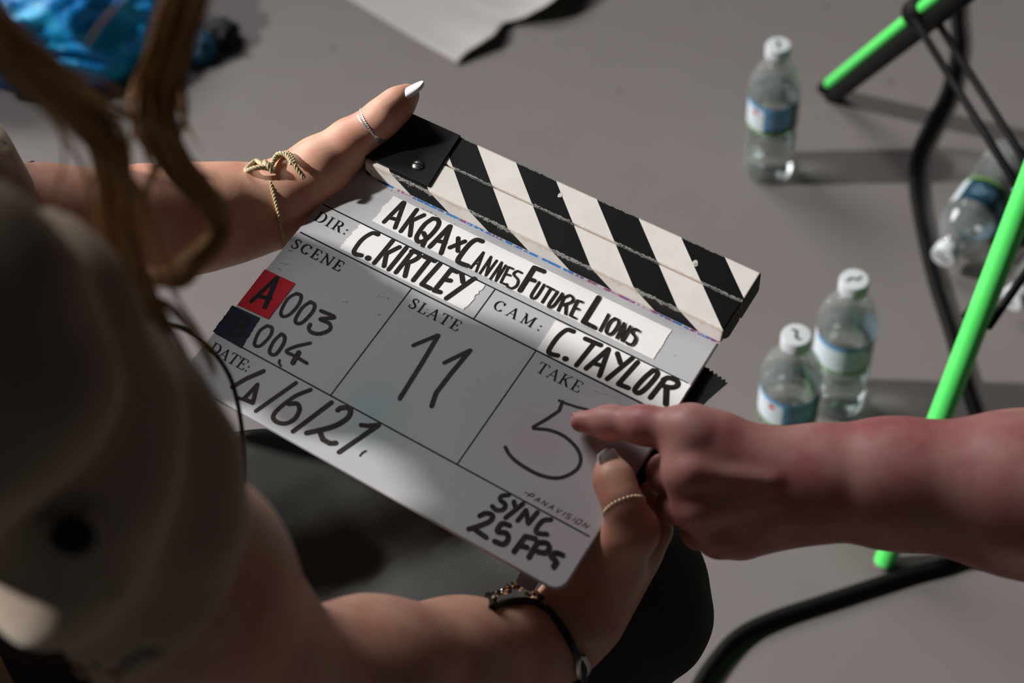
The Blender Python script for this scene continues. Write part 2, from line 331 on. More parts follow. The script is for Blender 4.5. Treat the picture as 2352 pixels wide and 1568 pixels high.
ST = {'t1':[(3.28,[(47.2,-8.1),(49.4,-27.1)]),(3.28,[(50.2,-27.1),(56.2,-7.8)]),(2.99,[(48.9,-12.7),(54.7,-14.0)]),(3.28,[(60.7,-26.7),(61.2,-7.3)]),(3.28,[(67.3,-25.4),(62.2,-16.7)]),(3.28,[(63.5,-16.6),(68.4,-7.4)]),(3.28,[(73.9,-25.9),(71.9,-19.1),(72.7,-9.0),(75.7,-6.1),(78.9,-8.7),(80.4,-16.3),(80.1,-23.6),(77.4,-26.7),(73.9,-25.9)]),(3.28,[(75.1,-13.3),(78.8,-10.9),(80.0,-5.1)]),(3.28,[(84.7,-6.3),(87.1,-26.0)]),(3.28,[(87.5,-26.3),(93.9,-5.8)]),(2.99,[(86.4,-12.7),(91.8,-13.9)]),(2.99,[(97.2,-21.0),(102.5,-12.4)]),(2.99,[(102.4,-21.0),(96.5,-12.1)]),(3.28,[(112.4,-26.5),(108.2,-25.5),(106.2,-19.7),(106.1,-8.1),(107.9,-5.4),(114.4,-6.0)]),(1.64,[(117.0,-5.4),(117.7,-19.6),(121.5,-4.9)]),(1.49,[(117.9,-10.0),(120.3,-10.4)]),(1.64,[(124.4,-4.9),(123.8,-19.1),(128.6,-5.3),(128.6,-18.4)]),(1.64,[(132.6,-4.6),(132.2,-18.8),(136.4,-5.0),(135.7,-18.0)]),(1.64,[(141.2,-18.1),(137.9,-17.9),(139.8,-5.6),(143.3,-5.7)]),(1.64,[(139.3,-12.4),(142.4,-13.0)]),(1.64,[(147.7,-18.2),(144.5,-18.0),(143.7,-14.8),(148.4,-12.6),(149.9,-8.6),(148.3,-5.2),(145.1,-5.1),(143.9,-6.3)]),(3.28,[(159.3,-26.0),(152.6,-25.5),(153.7,-6.4)]),(2.99,[(153.3,-16.4),(157.7,-17.1)]),(1.64,[(161.2,-17.6),(161.9,-6.7),(164.5,-5.5),(165.3,-8.6),(164.9,-17.5)]),(1.64,[(167.4,-17.3),(172.6,-17.2)]),(1.64,[(170.0,-17.1),(170.6,-5.7)]),(1.64,[(174.9,-17.2),(175.1,-6.1),(177.1,-5.1),(178.3,-8.4),(178.4,-17.5)]),(1.64,[(180.6,-16.1),(182.5,-5.3)]),(1.64,[(180.8,-15.4),(183.2,-18.6),(186.2,-17.6),(186.5,-14.6),(182.8,-10.2)]),(1.64,[(184.8,-11.3),(187.9,-5.4)]),(1.64,[(192.6,-18.1),(189.3,-17.6),(191.0,-5.8),(195.1,-5.8)]),(1.64,[(190.1,-11.9),(193.4,-12.5)]),(3.13,[(199.8,-26.0),(200.5,-5.9),(208.6,-5.8)]),(1.64,[(211.5,-18.2),(212.7,-5.4)]),(1.79,[(216.4,-17.7),(215.0,-14.0),(216.0,-7.5),(218.7,-5.8),(220.4,-8.2),(220.5,-14.1),(219.1,-17.5),(216.4,-17.7)]),(1.79,[(224.4,-6.1),(223.2,-17.4),(228.2,-5.9),(227.7,-17.3)]),(1.79,[(233.9,-17.0),(230.9,-17.0),(230.6,-14.0),(234.3,-12.0),(235.2,-7.8),(233.9,-5.7),(231.4,-6.0)])],
't3':[(3.28,[(199.0,2.8),(194.7,3.9),(192.4,11.1),(192.5,21.6),(194.9,23.4),(199.2,22.3)]),(3.88,[(204.3,22.0),(204.8,21.9)]),(3.28,[(207.9,3.7),(218.5,3.0)]),(3.28,[(214.2,3.4),(212.7,22.5)]),(3.28,[(219.0,21.5),(223.8,3.2)]),(3.28,[(224.2,3.3),(228.6,21.9)]),(2.99,[(221.1,16.2),(227.2,15.0)]),(3.28,[(230.3,3.1),(235.4,8.1)]),(3.28,[(239.8,1.7),(233.8,21.5)]),(3.28,[(244.1,2.4),(241.4,21.2),(248.0,20.6)]),(3.28,[(255.0,2.7),(252.9,10.3),(251.9,19.6),(255.4,20.3),(257.6,14.1),(258.7,4.8),(257.3,2.3),(255.0,2.7)]),(3.28,[(263.9,6.2),(262.7,19.9)]),(3.28,[(263.5,5.4),(265.7,2.5),(271.2,2.2),(272.6,4.9),(270.3,7.6),(266.1,9.0)]),(3.58,[(267.7,9.1),(272.8,19.1)])],
't2':[(3.28,[(49.5,2.2),(45.4,3.2),(42.5,10.5),(42.7,19.4),(44.6,22.0),(49.3,21.1)]),(4.18,[(54.1,20.7),(54.7,20.7)]),(3.28,[(60.7,1.5),(60.1,21.8)]),(3.28,[(67.4,3.6),(62.9,11.9)]),(3.28,[(63.2,12.5),(67.0,20.7)]),(3.28,[(71.7,1.8),(71.2,21.3)]),(3.28,[(76.9,2.6),(76.6,20.9)]),(3.28,[(76.2,2.4),(80.7,1.4),(82.9,3.7),(81.0,8.5),(77.5,12.1)]),(3.28,[(79.3,10.9),(83.3,20.4)]),(3.28,[(85.8,1.9),(93.7,1.4)]),(3.28,[(90.2,1.9),(89.8,20.4)]),(3.28,[(97.9,1.7),(96.3,20.3),(102.8,20.2)]),(3.28,[(110.9,1.4),(106.6,1.7),(106.0,20.4),(110.0,19.5)]),(3.28,[(106.8,10.3),(110.9,9.0)]),(3.28,[(114.5,1.3),(118.6,6.1)]),(3.28,[(123.3,0.3),(116.0,21.5)])],
'red':[(2.99,[(7.2,84.8),(10.7,62.4)]),(3.58,[(11.1,62.6),(17.7,83.9)]),(2.99,[(9.4,79.2),(16.8,77.4)])],
'blue':[(2.69,[(7.8,96.6),(8.7,111.7)]),(2.69,[(7.4,96.9),(14.5,96.5),(15.4,100.2),(9.2,103.7)]),(2.69,[(9.2,103.7),(15.1,102.5),(16.6,108.0),(8.7,111.7)])],
'n003':[(2.39,[(29.0,65.7),(26.7,71.7),(28.6,81.4),(31.8,83.9),(34.8,80.7),(35.5,71.8),(33.0,65.6),(29.0,65.7)]),(2.39,[(40.8,66.3),(38.9,72.7),(40.4,81.9),(43.5,83.4),(45.8,80.3),(46.5,71.3),(44.5,66.7),(40.8,66.3)]),(2.39,[(50.7,68.4),(61.3,68.0),(54.1,73.6),(61.2,73.4),(63.9,77.1),(60.1,82.6),(54.7,84.3),(51.5,82.7),(50.8,80.0)])],
'n004':[(2.39,[(27.1,94.5),(25.4,100.2),(27.9,108.7),(30.8,109.8),(32.8,107.3),(33.4,99.2),(31.0,94.3),(27.1,94.5)]),(2.39,[(38.8,94.9),(37.9,101.6),(39.6,108.3),(42.8,109.9),(44.9,107.4),(44.2,99.4),(41.7,95.3),(38.8,94.9)]),(2.09,[(59.0,91.0),(51.9,98.2),(49.2,103.5),(55.2,103.6),(65.7,103.9)]),(3.28,[(56.7,100.3),(57.8,108.0)]),(1.49,[(49.4,110.7),(50.0,112.4),(52.3,113.5)])],
'n11':[(2.99,[(117.1,60.3),(126.1,47.0)]),(3.28,[(126.7,46.9),(128.9,69.3),(130.8,95.1)]),(2.69,[(130.1,93.2),(131.1,95.9)]),(2.99,[(140.9,61.0),(149.6,46.2)]),(3.28,[(150.0,46.0),(148.5,67.0),(148.1,81.3),(150.7,89.7)]),(2.99,[(150.3,88.3),(150.9,90.3)])],
'date':[(3.28,[(35.1,140.8),(39.3,131.5),(45.3,122.2)]),(2.99,[(47.8,131.7),(46.6,144.0),(53.2,143.4),(47.9,131.9)]),(2.39,[(42.1,145.3),(48.9,143.9)]),(2.99,[(58.4,146.8),(68.2,118.8)]),(2.99,[(79.0,118.2),(73.3,126.7),(69.7,138.4),(69.9,144.6),(74.2,146.5),(79.7,144.5),(82.5,139.0),(81.2,132.6),(77.4,130.1),(73.2,132.8)]),(2.99,[(86.8,146.7),(95.6,118.8)]),(3.28,[(102.0,121.1),(103.3,118.5),(108.1,116.6),(110.5,122.2),(106.1,131.8),(94.7,143.4)]),(3.28,[(101.1,138.5),(105.9,142.0),(111.2,142.0),(114.1,140.1)]),(2.69,[(120.4,122.4),(124.4,120.6),(129.7,116.8)]),(2.99,[(129.7,117.1),(119.5,144.0)]),(1.04,[(131.9,139.7),(132.0,137.2),(133.1,135.2)])],
'n5':[(1.79,[(216.0,48.5),(218.2,48.6),(227.1,47.2),(234.3,45.3)]),(2.39,[(218.3,48.2),(219.7,54.5),(216.5,62.4),(211.9,71.6)]),(2.24,[(212.7,72.3),(221.7,68.5),(231.8,67.7),(242.0,70.9),(247.8,76.5),(248.3,84.0),(242.4,92.6),(231.4,96.5),(217.7,96.3),(209.7,94.4),(204.5,91.3)])],
'sync':[(2.99,[(222.7,116.6),(219.5,119.2),(220.5,121.7),(224.3,122.6),(225.0,125.8),(221.9,128.1),(218.3,127.4)]),(2.99,[(227.7,118.6),(231.0,121.8)]),(2.99,[(232.9,117.2),(228.9,129.5)]),(2.99,[(235.9,127.5),(236.6,119.6),(242.1,125.9),(243.0,117.4)]),(2.99,[(252.1,117.4),(248.6,120.2),(247.8,126.0),(249.4,128.4),(254.8,126.3)]),(2.99,[(215.2,136.1),(217.2,133.0),(221.3,132.0),(222.2,135.5),(218.9,140.8),(214.1,146.2)]),(2.99,[(217.0,144.6),(225.6,145.5)]),(2.99,[(233.3,132.4),(228.8,133.8),(229.2,139.2),(234.2,137.4),(237.0,139.7),(236.5,144.0),(231.1,145.1)]),(2.99,[(250.5,131.9),(244.7,133.6),(244.1,144.8)]),(2.99,[(245.7,139.8),(249.2,138.8)]),(2.99,[(252.8,133.3),(253.2,143.4)]),(2.99,[(253.0,133.2),(257.1,131.0),(260.1,132.3),(260.2,136.1),(255.7,138.0)]),(2.99,[(269.0,132.5),(264.9,133.5),(263.9,136.8),(268.0,137.6),(268.3,141.2)])],
'smudge':[(1.49,[(6.2,51.6),(9.7,50.8)]),(0.9,[(10.0,50.2),(13.3,49.1)]),(1.79,[(7.6,56.2),(9.8,55.3)]),(1.19,[(59.6,55.6),(62.0,54.8)]),(1.19,[(76.9,41.0),(83.7,39.6)]),(1.19,[(82.9,54.4),(85.8,52.0)]),(0.6,[(151.4,35.0),(151.5,32.9)]),(0.6,[(166.2,62.3),(166.1,60.7)]),(0.9,[(108.9,34.1),(110.8,34.1)]),(1.19,[(0.2,33.9),(2.8,33.6)]),(1.19,[(2.7,36.3),(5.4,36.3)]),(1.79,[(5.1,40.9),(6.6,40.6)]),(0.9,[(13.5,37.1),(16.7,36.8)]),(0.9,[(34.6,23.1),(39.2,22.8)]),(0.9,[(28.3,-31.0),(36.7,-31.7),(45.5,-31.8)]),(1.19,[(63.3,-29.2),(69.7,-29.7),(76.1,-29.0)]),(0.9,[(87.1,-29.3),(91.4,-29.8)]),(0.75,[(231.9,32.4),(245.1,29.9)]),(0.6,[(226.4,36.3),(229.0,36.2)]),(0.6,[(260.0,-12.8),(262.0,-13.2)])]}
grid = Ink()
def line(u0, v0, u1, v1, w=0.75): grid.seg((u0, v0), (u1, v1), w, 0)
line(2.6, 0, 277.5, 0, 0.95); line(2.6, 25.7, 277.5, 25.7, 1.05); line(2.0, 115.2, 277, 115.2, 1.0)
line(92.3, 25.7, 92.3, 115.2, 0.95); line(139.4, 0, 139.4, 25.7, 0.95); line(185.7, 25.7, 185.7, 115.2, 0.95)
grid.build('printed_grid', M_print, board, 0.02)

# serif capitals for the printed field names: thick and thin strokes with slab feet
TK, TN = 0.165, 0.066
def arc(cx, cy, rx, ry, a0, a1, n=12): return [(cx + rx * math.cos(math.radians(a)), cy + ry * math.sin(math.radians(a))) for a in np.linspace(a0, a1, n)]
def vs(x, y0, y1, w=TK): return ('l', [(x, y0), (x, y1)], w)
def sf(x, y, L=0.26): return ('l', [(x - L / 2, y), (x + L / 2, y)], TN)
SER = {
 'D': (0.86, [vs(.2, 0, 1), sf(.17, .025, .32), sf(.17, .975, .32), ('c', [(.2, .975), (.42, .975)] + arc(.42, .5, .36, .475, 90, -90) + [(.2, .025)], (TN, TK * 1.1))]),
 'I': (0.42, [vs(.21, 0, 1), sf(.21, .025, .4), sf(.21, .975, .4)]),
 'R': (0.86, [vs(.2, 0, 1), sf(.2, .025, .38), sf(.15, .975, .25), ('c', [(.2, .975), (.4, .975)] + arc(.4, .745, .22, .23, 90, -90) + [(.2, .515)], (TN, TK)), ('l', [(.42, .52), (.74, .02)], TK), sf(.78, .025, .2)]),
 'S': (0.62, [('c', [(.5, .74), (.45, .9), (.3, .965), (.15, .9), (.1, .76), (.17, .63), (.32, .53), (.46, .42), (.52, .27), (.45, .1), (.28, .03), (.13, .09), (.07, .28)], (TN, TK)), ('l', [(.5, .7), (.5, .98)], TN), ('l', [(.07, .02), (.07, .3)], TN)]),
 'C': (0.8, [('c', [(.7, .73), (.62, .88), (.45, .965)] + arc(.45, .5, .37, .465, 100, 270, 16) + [(.6, .08), (.72, .24)], (TN, TK * 1.05)), ('l', [(.7, .68), (.7, .97)], TN)]),
 'E': (0.74, [vs(.2, 0, 1), ('l', [(.04, .975), (.62, .975)], TN), ('l', [(.04, .025), (.66, .025)], TN), ('l', [(.2, .51), (.5, .51)], TN), ('l', [(.62, .98), (.64, .76)], TN * 1.3), ('l', [(.66, .02), (.7, .26)], TN * 1.4), ('l', [(.5, .4), (.5, .62)], TN)]),
 'N': (0.92, [vs(.16, 0, .97, TN * 1.2), vs(.78, .05, 1, TN * 1.2), ('l', [(.13, .97), (.77, .05)], TK), sf(.16, .025), sf(.1, .975, .22), sf(.78, .975)]),
 'L': (0.7, [vs(.2, 0, 1), sf(.2, .975, .36), ('l', [(.04, .025), (.62, .025)], TN), ('l', [(.62, .02), (.66, .28)], TN * 1.4)]),
 'A': (0.86, [('l', [(.1, .02), (.44, .98)], TN * 1.2), ('l', [(.42, .98), (.74, .02)], TK), ('l', [(.22, .34), (.6, .34)], TN), sf(.1, .025, .24), sf(.75, .025, .26)]),
 'T': (0.78, [vs(.39, 0, 1), sf(.39, .025, .36), ('l', [(.04, .975), (.74, .975)], TN), ('l', [(.04, .99), (.03, .76)], TN * 1.3), ('l', [(.74, .99), (.75, .76)], TN * 1.3)]),
 'M': (1.06, [vs(.16, 0, .97, TN * 1.2), vs(.88, 0, 1, TK), ('l', [(.14, .98), (.5, .1)], TK), ('l', [(.5, .1), (.86, .98)], TN * 1.2), sf(.16, .025), sf(.88, .025, .3), sf(.1, .975, .22), sf(.92, .975, .26)]),
 'K': (0.9, [vs(.2, 0, 1), sf(.2, .025, .36), sf(.2, .975, .36), ('l', [(.24, .42), (.66, .96)], TN * 1.2), ('l', [(.36, .58), (.74, .03)], TK), sf(.68, .975, .24), sf(.77, .025, .24)]),
 ':': (0.3, [('d', (.17, .1)), ('d', (.17, .52))])}
def serif(name, word, u0, u1, vb, cap):
    k_ = Ink(); KX = 1.12; core = word.rstrip(':')
    tot = sum(SER[c][0] for c in core) * cap * KX; gap = ((u1 - u0) - tot) / max(1, len(core) - 1); u = u0
    for c in word:
        w, st = SER[c]
        for q in st:
            if q[0] == 'l':
                k_.seg((u + q[1][0][0] * cap * KX, vb - q[1][0][1] * cap), (u + q[1][1][0] * cap * KX, vb - q[1][1][1] * cap), q[2] * cap, 0)
            elif q[0] == 'd': k_.disc((u + q[1][0] * cap * KX, vb - q[1][1] * cap), 0.16 * cap, 0)
            else:                                   # curve whose width follows its steepness
                p = cr(q[1], 4); t = np.gradient(p, axis=0); t /= np.linalg.norm(t, axis=1)[:, None] + 1e-9
                wd = q[2][0] + (q[2][1] - q[2][0]) * np.abs(t[:, 1]) ** 1.3
                if word and c == 'S': wd = q[2][0] + (q[2][1] - q[2][0]) * np.clip(1.15 - np.abs(np.linspace(-1, 1, len(p))) * 1.2, 0, 1)
                for i in range(len(p) - 1):
                    nA = np.array([-t[i][1], t[i][0]]) * wd[i] / 2; nB = np.array([-t[i + 1][1], t[i + 1][0]]) * wd[i + 1] / 2
                    k_.poly([(u + x * cap * KX, vb - y * cap) for x, y in (p[i] - nA, p[i + 1] - nB, p[i + 1] + nB, p[i] + nA)])
        u += w * cap * KX + gap
    return k_.build(name, M_print, board, 0.02)
serif('printed_lettering', 'DIR:', 4.2, 26.2, 13.4, 8.0)
serif('printed_lettering', 'SCENE', 3.6, 43.6, 38.5, 7.7)
serif('printed_lettering', 'SLATE', 97.6, 135.2, 38.6, 7.7)
serif('printed_lettering', 'CAM:', 145.2, 174.6, 13.4, 7.7)
serif('printed_lettering', 'TAKE', 192.6, 223.6, 38.5, 7.8)
serif('printed_lettering', 'DATE:', 5.0, 33.6, 128.3, 7.7)
# small slanted maker's name
k = NT('maroon print'); X, Y, Z = k.sep(k.obj())
k.p(Base_Color=k.ramp(k.math('DIVIDE', k.math('SUBTRACT', X, 0.230), 0.045), [(0.0, lin((30, 22, 24))), (0.45, lin((58, 26, 32))), (1.0, lin((120, 40, 52)))]), Roughness=0.5)
SAN = {'P': [[(0, 0), (0, 1), (.75, 1), (.75, .45), (0, .45)]], 'A': [[(0, 0), (.42, 1), (.85, 0)], [(.2, .35), (.66, .35)]], 'N': [[(0, 0), (0, 1), (.75, 0), (.75, 1)]], 'V': [[(0, 1), (.4, 0), (.8, 1)]], 'I': [[(.1, 0), (.1, 1)]], 'S': [[(.75, 1), (0, 1), (0, .52), (.75, .52), (.75, 0), (0, 0)]], 'O': [[(0, 0), (0, 1), (.75, 1), (.75, 0), (0, 0)]]}
pk = Ink(); u = 232.6; cap = 3.1
for c in 'PANAVISION':
    adv = 0.55 if c == 'I' else 1.22
    for pth in SAN[c]:
        for a_, b_ in zip(pth, pth[1:]):
            pk.seg((u + (a_[0] * 1.05 + 0.35 * a_[1]) * cap, 112.0 - a_[1] * cap), (u + (b_[0] * 1.05 + 0.35 * b_[1]) * cap, 112.0 - b_[1] * cap), 0.68, 0)
    u += adv * cap * 1.24
pk.seg((229.8, 110.2), (233.6, 110.2), 0.55, 0); 
pk.build('printed_lettering', k.m, board, 0.02)

# tape strips
def tape_mat(name, c, rough=0.75, weave=True):
    k = NT(name); co = k.obj(); X, Y, Z = k.sep(co)
    wv = k.math('MULTIPLY', k.math('SINE', k.math('MULTIPLY', X, 9000.0)), k.math('SINE', k.math('MULTIPLY', Y, 9000.0)))
    nz = k.noise(co, 40, 3); b = lin(c)
    k.p(Base_Color=k.mix(nz, tuple(x * .93 for x in b), tuple(min(1, x * 1.05) for x in b)), Roughness=rough)
    k.b.inputs['Specular IOR Level'].default_value = 0.25
    k.bump(wv if weave else nz, 0.25, 0.0002); return k.m
M_tw, M_tr, M_tb, M_gaf = tape_mat('white cloth tape', (243, 243, 241)), tape_mat('red tape', (200, 14, 38)), tape_mat('navy tape', (14, 24, 52)), tape_mat('black gaffer tape', (8, 8, 8), 0.6)
def tape(name, c, mat, h0=0.05, th=0.22, jag=(0.9, 0.9), label=None, step=1.1):
    """c: four corners (top left, top right, bottom right, bottom left) in board mm; torn at both short ends"""
    c = [np.array(q, float) for q in c]; pts = []
    def side(a, b, amt):
        n = max(2, int(np.linalg.norm(b - a) / step)); d = (b - a) / np.linalg.norm(b - a); nr = np.array([-d[1], d[0]])
        return [a + (b - a) * i / n + (nr * (rnd.random() - .5) * amt if 0 < i else 0) for i in range(n)]
    pts += side(c[0], c[1], 0.12) + side(c[1], c[2], jag[1]) + side(c[2], c[3], 0.12) + side(c[3], c[0], jag[0])
    v, f = prism([(x * .001, -y * .001) for x, y in reversed(pts)], h0 * .001, (h0 + th) * .001)
    o = mesh(name, v, f, mat, board, local=True)
    if label: o['label'] = label
    return o
def writing(key_, mat, parent, h, name='handwriting'):
    k_ = Ink()
    for w, pts in ST[key_]: k_.stroke(w * 1.0, pts)
    return k_.build(name, mat, parent, h)
tp = tape('tape_strip', [(40.6, -28.6), (251.1, -27.9), (251.3, -4.2), (39.5, -4.9)], M_tw, jag=(1.6, 0.9), label='long white tape strip below the sticks'); writing('t1', M_ink, tp, 0.29)
tp = tape('tape_strip', [(34.4, 0.7), (132.2, 0.8), (130.4, 23.1), (33.0, 23.4)], M_tw, jag=(1.5, 1.4), label='white tape strip in the upper left field'); writing('t2', M_ink, tp, 0.29)
tp = tape('tape_strip', [(185.1, 1.2), (279.6, 0.3), (279.6, 24.9), (185.8, 25.2)], M_tw, jag=(0.7, 0.5), label='white tape strip in the upper right field'); writing('t3', M_ink, tp, 0.29)
tp = tape('colour_tape', [(-0.2, 60.8), (24.1, 59.8), (25.1, 90.1), (0.8, 91.4)], M_tr, jag=(0.1, 0.2), label='red tape square'); writing('red', M_inkred, tp, 0.29)
tp = tape('colour_tape', [(-1.8, 93.4), (19.6, 92.1), (22.8, 115.9), (-0.8, 115.2)], M_tb, jag=(0.6, 0.6), label='navy tape square'); writing('blue', M_inkred, tp, 0.29)
for key_ in ('n003', 'n004', 'date', 'sync'): writing(key_, M_dry, board, 0.03)
for key_ in ('n11', 'n5'): writing(key_, M_dryfaint, board, 0.03)
writing('smudge', M_smudge, board, 0.03, 'marker_smudge')['kind'] = 'stuff'
# blue and red ink caught in the joint under the lower stick
k = NT('ink residue'); co = k.obj(); X, Y, Z = k.sep(co)
nz = k.noise(k.scale(co, 1, 1, 1), 45, 3); rz = k.noise(co, 300, 2)
cc = k.ramp(nz, [(0, lin((40, 110, 190))), (0.5, lin((52, 128, 200))), (0.62, lin((150, 60, 120))), (0.7, lin((200, 200, 205))), (1, lin((205, 205, 208)))])
k.p(Base_Color=k.mix(k.math('MULTIPLY', k.math('GREATER_THAN', rz, 0.55), 0.8), cc, lin((205, 206, 210))), Roughness=0.5)
ir = Ink(); ir.seg((24, -34.0), (281, -34.0), 1.5, 0); ir.build('ink_residue', k.m, board, 0.06)
# black gaffer tape behind the right edge
gp = [(262, -17), (279.5, -17.2), (282, -17.4)]
for i in range(10): gp.append((282.5 + i * 1.5, -17.5 + i * 0.27 + (1.2 if i % 2 else -0.6)))
gp += [(297.2, -14.4), (293.2, -1.0), (292.4, 2.0), (291.0, 9.5), (288.5, 28), (286.8, 46), (285.6, 72), (285.0, 100), (262, 101)]
v, f = prism([(x * .001, -y * .001) for x, y in reversed(gp)], -0.0048, -0.0043)
mesh('gaffer_tape', v, f, M_gaf, board, local=True)['label'] = 'black gaffer tape sticking out behind the right edge'

# ------------------------------------------------------------------ water bottles
k = NT('clear bottle plastic')
fz = k.n('LayerWeight', {'Blend': 0.42}).outputs['Fresnel']
dfz = k.n('BsdfDiffuse', {'Color': (0.80, 0.84, 0.83, 1)}); tr0 = k.n('BsdfTransparent', {'Color': (0.93, 0.955, 0.945, 1)})
tr = k.n('MixShader', {0: 0.13, 1: tr0.outputs[0], 2: dfz.outputs[0]}); gl = k.n('BsdfGlossy', {'Color': (1, 1, 1, 1), 'Roughness': 0.06})
mx = k.n('MixShader'); k.set(mx.inputs[0], k.math('MULTIPLY_ADD', fz, 0.45, 0.05)); k.set(mx.inputs[1], tr); k.set(mx.inputs[2], gl); k.set(k.out.inputs[0], mx)
M_pet = k.m
k = NT('water'); k.p(Base_Color=(0.90, 0.96, 0.95), Roughness=0.0, IOR=1.33, Transmission_Weight=1.0); M_water = k.m
k = NT('white bottle cap'); co = k.obj(); X, Y, Z = k.sep(co)
mk = k.math('MULTIPLY', k.math('LESS_THAN', k.math('ABSOLUTE', k.math('ADD', Y, k.math('MULTIPLY', k.math('SINE', k.math('MULTIPLY', X, 500.0)), 0.0016))), 0.0018), k.math('LESS_THAN', k.math('ABSOLUTE', X), 0.0085))
mk = k.math('MULTIPLY', mk, k.math('GREATER_THAN', Z, 0.0155))
k.p(Base_Color=k.mix(mk, lin((205, 210, 214)), lin((30, 36, 46))), Roughness=0.35); M_cap = k.m
k = NT('bottle label print'); uv = k.uv(); U, V, W_ = k.sep(uv)
def band(lo, hi): return k.math('MULTIPLY', k.math('GREATER_THAN', U, lo), k.math('LESS_THAN', U, hi))
c = k.mix(band(0.40, 0.58), lin((214, 226, 234)), lin((88, 140, 178)))
c = k.mix(band(0.58, 0.92), c, lin((32, 66, 84)))
c = k.mix(k.math('MULTIPLY', k.math('GREATER_THAN', V, 0.86), band(0.0, 0.58)), c, lin((92, 158, 205)))
c = k.mix(k.math('MULTIPLY', k.math('LESS_THAN', V, 0.20), band(0.40, 0.92)), c, lin((36, 62, 36)))
c = k.mix(k.math('LESS_THAN', V, 0.09), c, lin((104, 150, 60)))
dr = k.math('ADD', k.math('POWER', k.math('MULTIPLY', k.math('SUBTRACT', U, 0.335), 200.0), 2.0), k.math('POWER', k.math('MULTIPLY', k.math('SUBTRACT', V, 0.72), 50.0), 2.0))
c = k.mix(k.math('LESS_THAN', dr, 20.0), c, lin((196, 60, 66)))
tx = k.math('GREATER_THAN', k.noise(k.scale(uv, 60, 14, 1), 1.0, 2), 0.56)
c = k.mix(k.math('MULTIPLY', k.math('MULTIPLY', tx, band(0.43, 0.86)), k.math('MULTIPLY', k.math('GREATER_THAN', V, 0.35), k.math('LESS_THAN', V, 0.7))), c, lin((150, 184, 205)))
k.p(Base_Color=c, Roughness=0.35); M_label = k.m
def water_bottle_parts():
    m = 0.001; pr = [(6, 4), (20, 1.5), (26, 0), (30, 2), (32, 7), (32, 16)]
    for z in np.arange(20, 80, 10): pr += [(32.2, z), (30.6, z + 5)]
    pr += [(32, 80), (31.4, 84), (31.4, 130), (32.2, 134), (32, 142), (30, 152), (26, 162), (20, 172), (14.5, 180), (12.8, 184), (12.8, 188), (15.5, 188.5), (15.5, 190), (12.5, 190.5), (12.5, 202)]
    sh = lathe([(r * m, z * m) for r, z in pr], 40)
    wl = [(0.01, 4.6), (6, 4.6), (20, 2.2), (26, 0.9), (29.3, 2.8), (31.2, 7.3), (31.2, 16)]
    for z in np.arange(20, 70, 10): wl += [(31.4, z), (29.8, z + 5)]
    wl += [(0.01, 74)]
    wt = lathe([(r * m, z * m) for r, z in wl], 40)
    lb_v = []; lb_f = []; lb_uv = []; n = 48
    for i in range(n + 1):
        g = 2 * math.pi * i / n
        for t_, z in ((0, 85), (0.25, 96), (0.5, 107), (0.75, 118), (1, 129)): lb_v.append((31.75 * m * math.cos(g), 31.75 * m * math.sin(g), z * m)); lb_uv.append((i / n, t_))
    for i in range(n):
        for j in range(4): a = i * 5 + j; lb_f.append((a, a + 5, a + 6, a + 1))
    cp_v = []; n = 60
    prf = [(13.6, 0), (15.0, 0.4), (15.0, 14.2), (14.2, 16), (12.0, 16.3), (0.01, 16.3)]
    for r, z in prf:
        for j in range(n):
            g = 2 * math.pi * j / n; rr = r + (0.35 if j % 2 and 0.3 < z < 15 else 0); cp_v.append((rr * m * math.cos(g), rr * m * math.sin(g), z * m))
    cp_f = [(i * n + j, i * n + (j + 1) % n, (i + 1) * n + (j + 1) % n, (i + 1) * n + j) for i in range(len(prf) - 1) for j in range(n)]
    return sh, wt, (lb_v, lb_f, lb_uv), (cp_v, cp_f)
_sh, _wt, _lb, _cp = water_bottle_parts()
def link(o): col.objects.link(o); return o
proto = None
def water_bottle(label, M, spin, water=True):
    """M: matrix of the bottle's base, standing along local z"""
    global proto
    e = empty('water_bottle', None, label, 'bottle', 'small clear water bottles on the studio floor', matrix=M @ Matrix.Rotation(spin, 4, 'Z'))
    if proto is None:
        a = mesh('bottle_shell', *_sh, M_pet, e, True, local=True)
        b = mesh('label_band', _lb[0], _lb[1], M_label, e, True, _lb[2], True)
        c = mesh('cap', *_cp, M_cap, e, local=True); c.location = (0, 0, 0.1885); smooth_angle(c, 35)
        d = mesh('water', *_wt, M_water, e, True, local=True)
        proto = (a, b, c, d)
    else:
        for o in proto: q = link(o.copy()); q.parent = e
    return e
def stand(px, py): return Matrix.Translation(Vector(F(px, py)))
az = math.atan2(-CAM[1] + F(1765, 392)[1], F(1765, 392)[0])
water_bottle('clear water bottle standing alone, left of the tripod foot', stand(1764, 388), math.radians(92))
water_bottle('clear water bottle standing behind its near twin, red dot on the right of its label', stand(1918, 918), math.radians(186))
water_bottle('clear water bottle in front of the standing pair, its foot hidden by the pointing arm', stand(1797, 1040), math.radians(100))
def lying(pbase, pcap, r=0.0325):
    a = np.array([pbase[0], pbase[1], r]); b = np.array([pcap[0], pcap[1], r]); z = Vector(b - a).normalized()
    x = Vector((0, 0, 1)); y = z.cross(x).normalized(); x = y.cross(z)
    return Matrix(((x[0], y[0], z[0], a[0]), (x[1], y[1], z[1], a[1]), (x[2], y[2], z[2], a[2]), (0, 0, 0, 1)))
c1 = F(2165, 592, 0.0325); d1 = F(2290, 415, 0.0325) - c1; d1 = d1 / np.linalg.norm(d1)
water_bottle('clear water bottle lying on its side beside the black cable', lying(c1 + d1 * 0.205, c1), math.radians(70))
c2 = F(2322, 690, 0.0325); d2 = F(2500, 560, 0.0325) - c2; d2 = d2 / np.linalg.norm(d2)
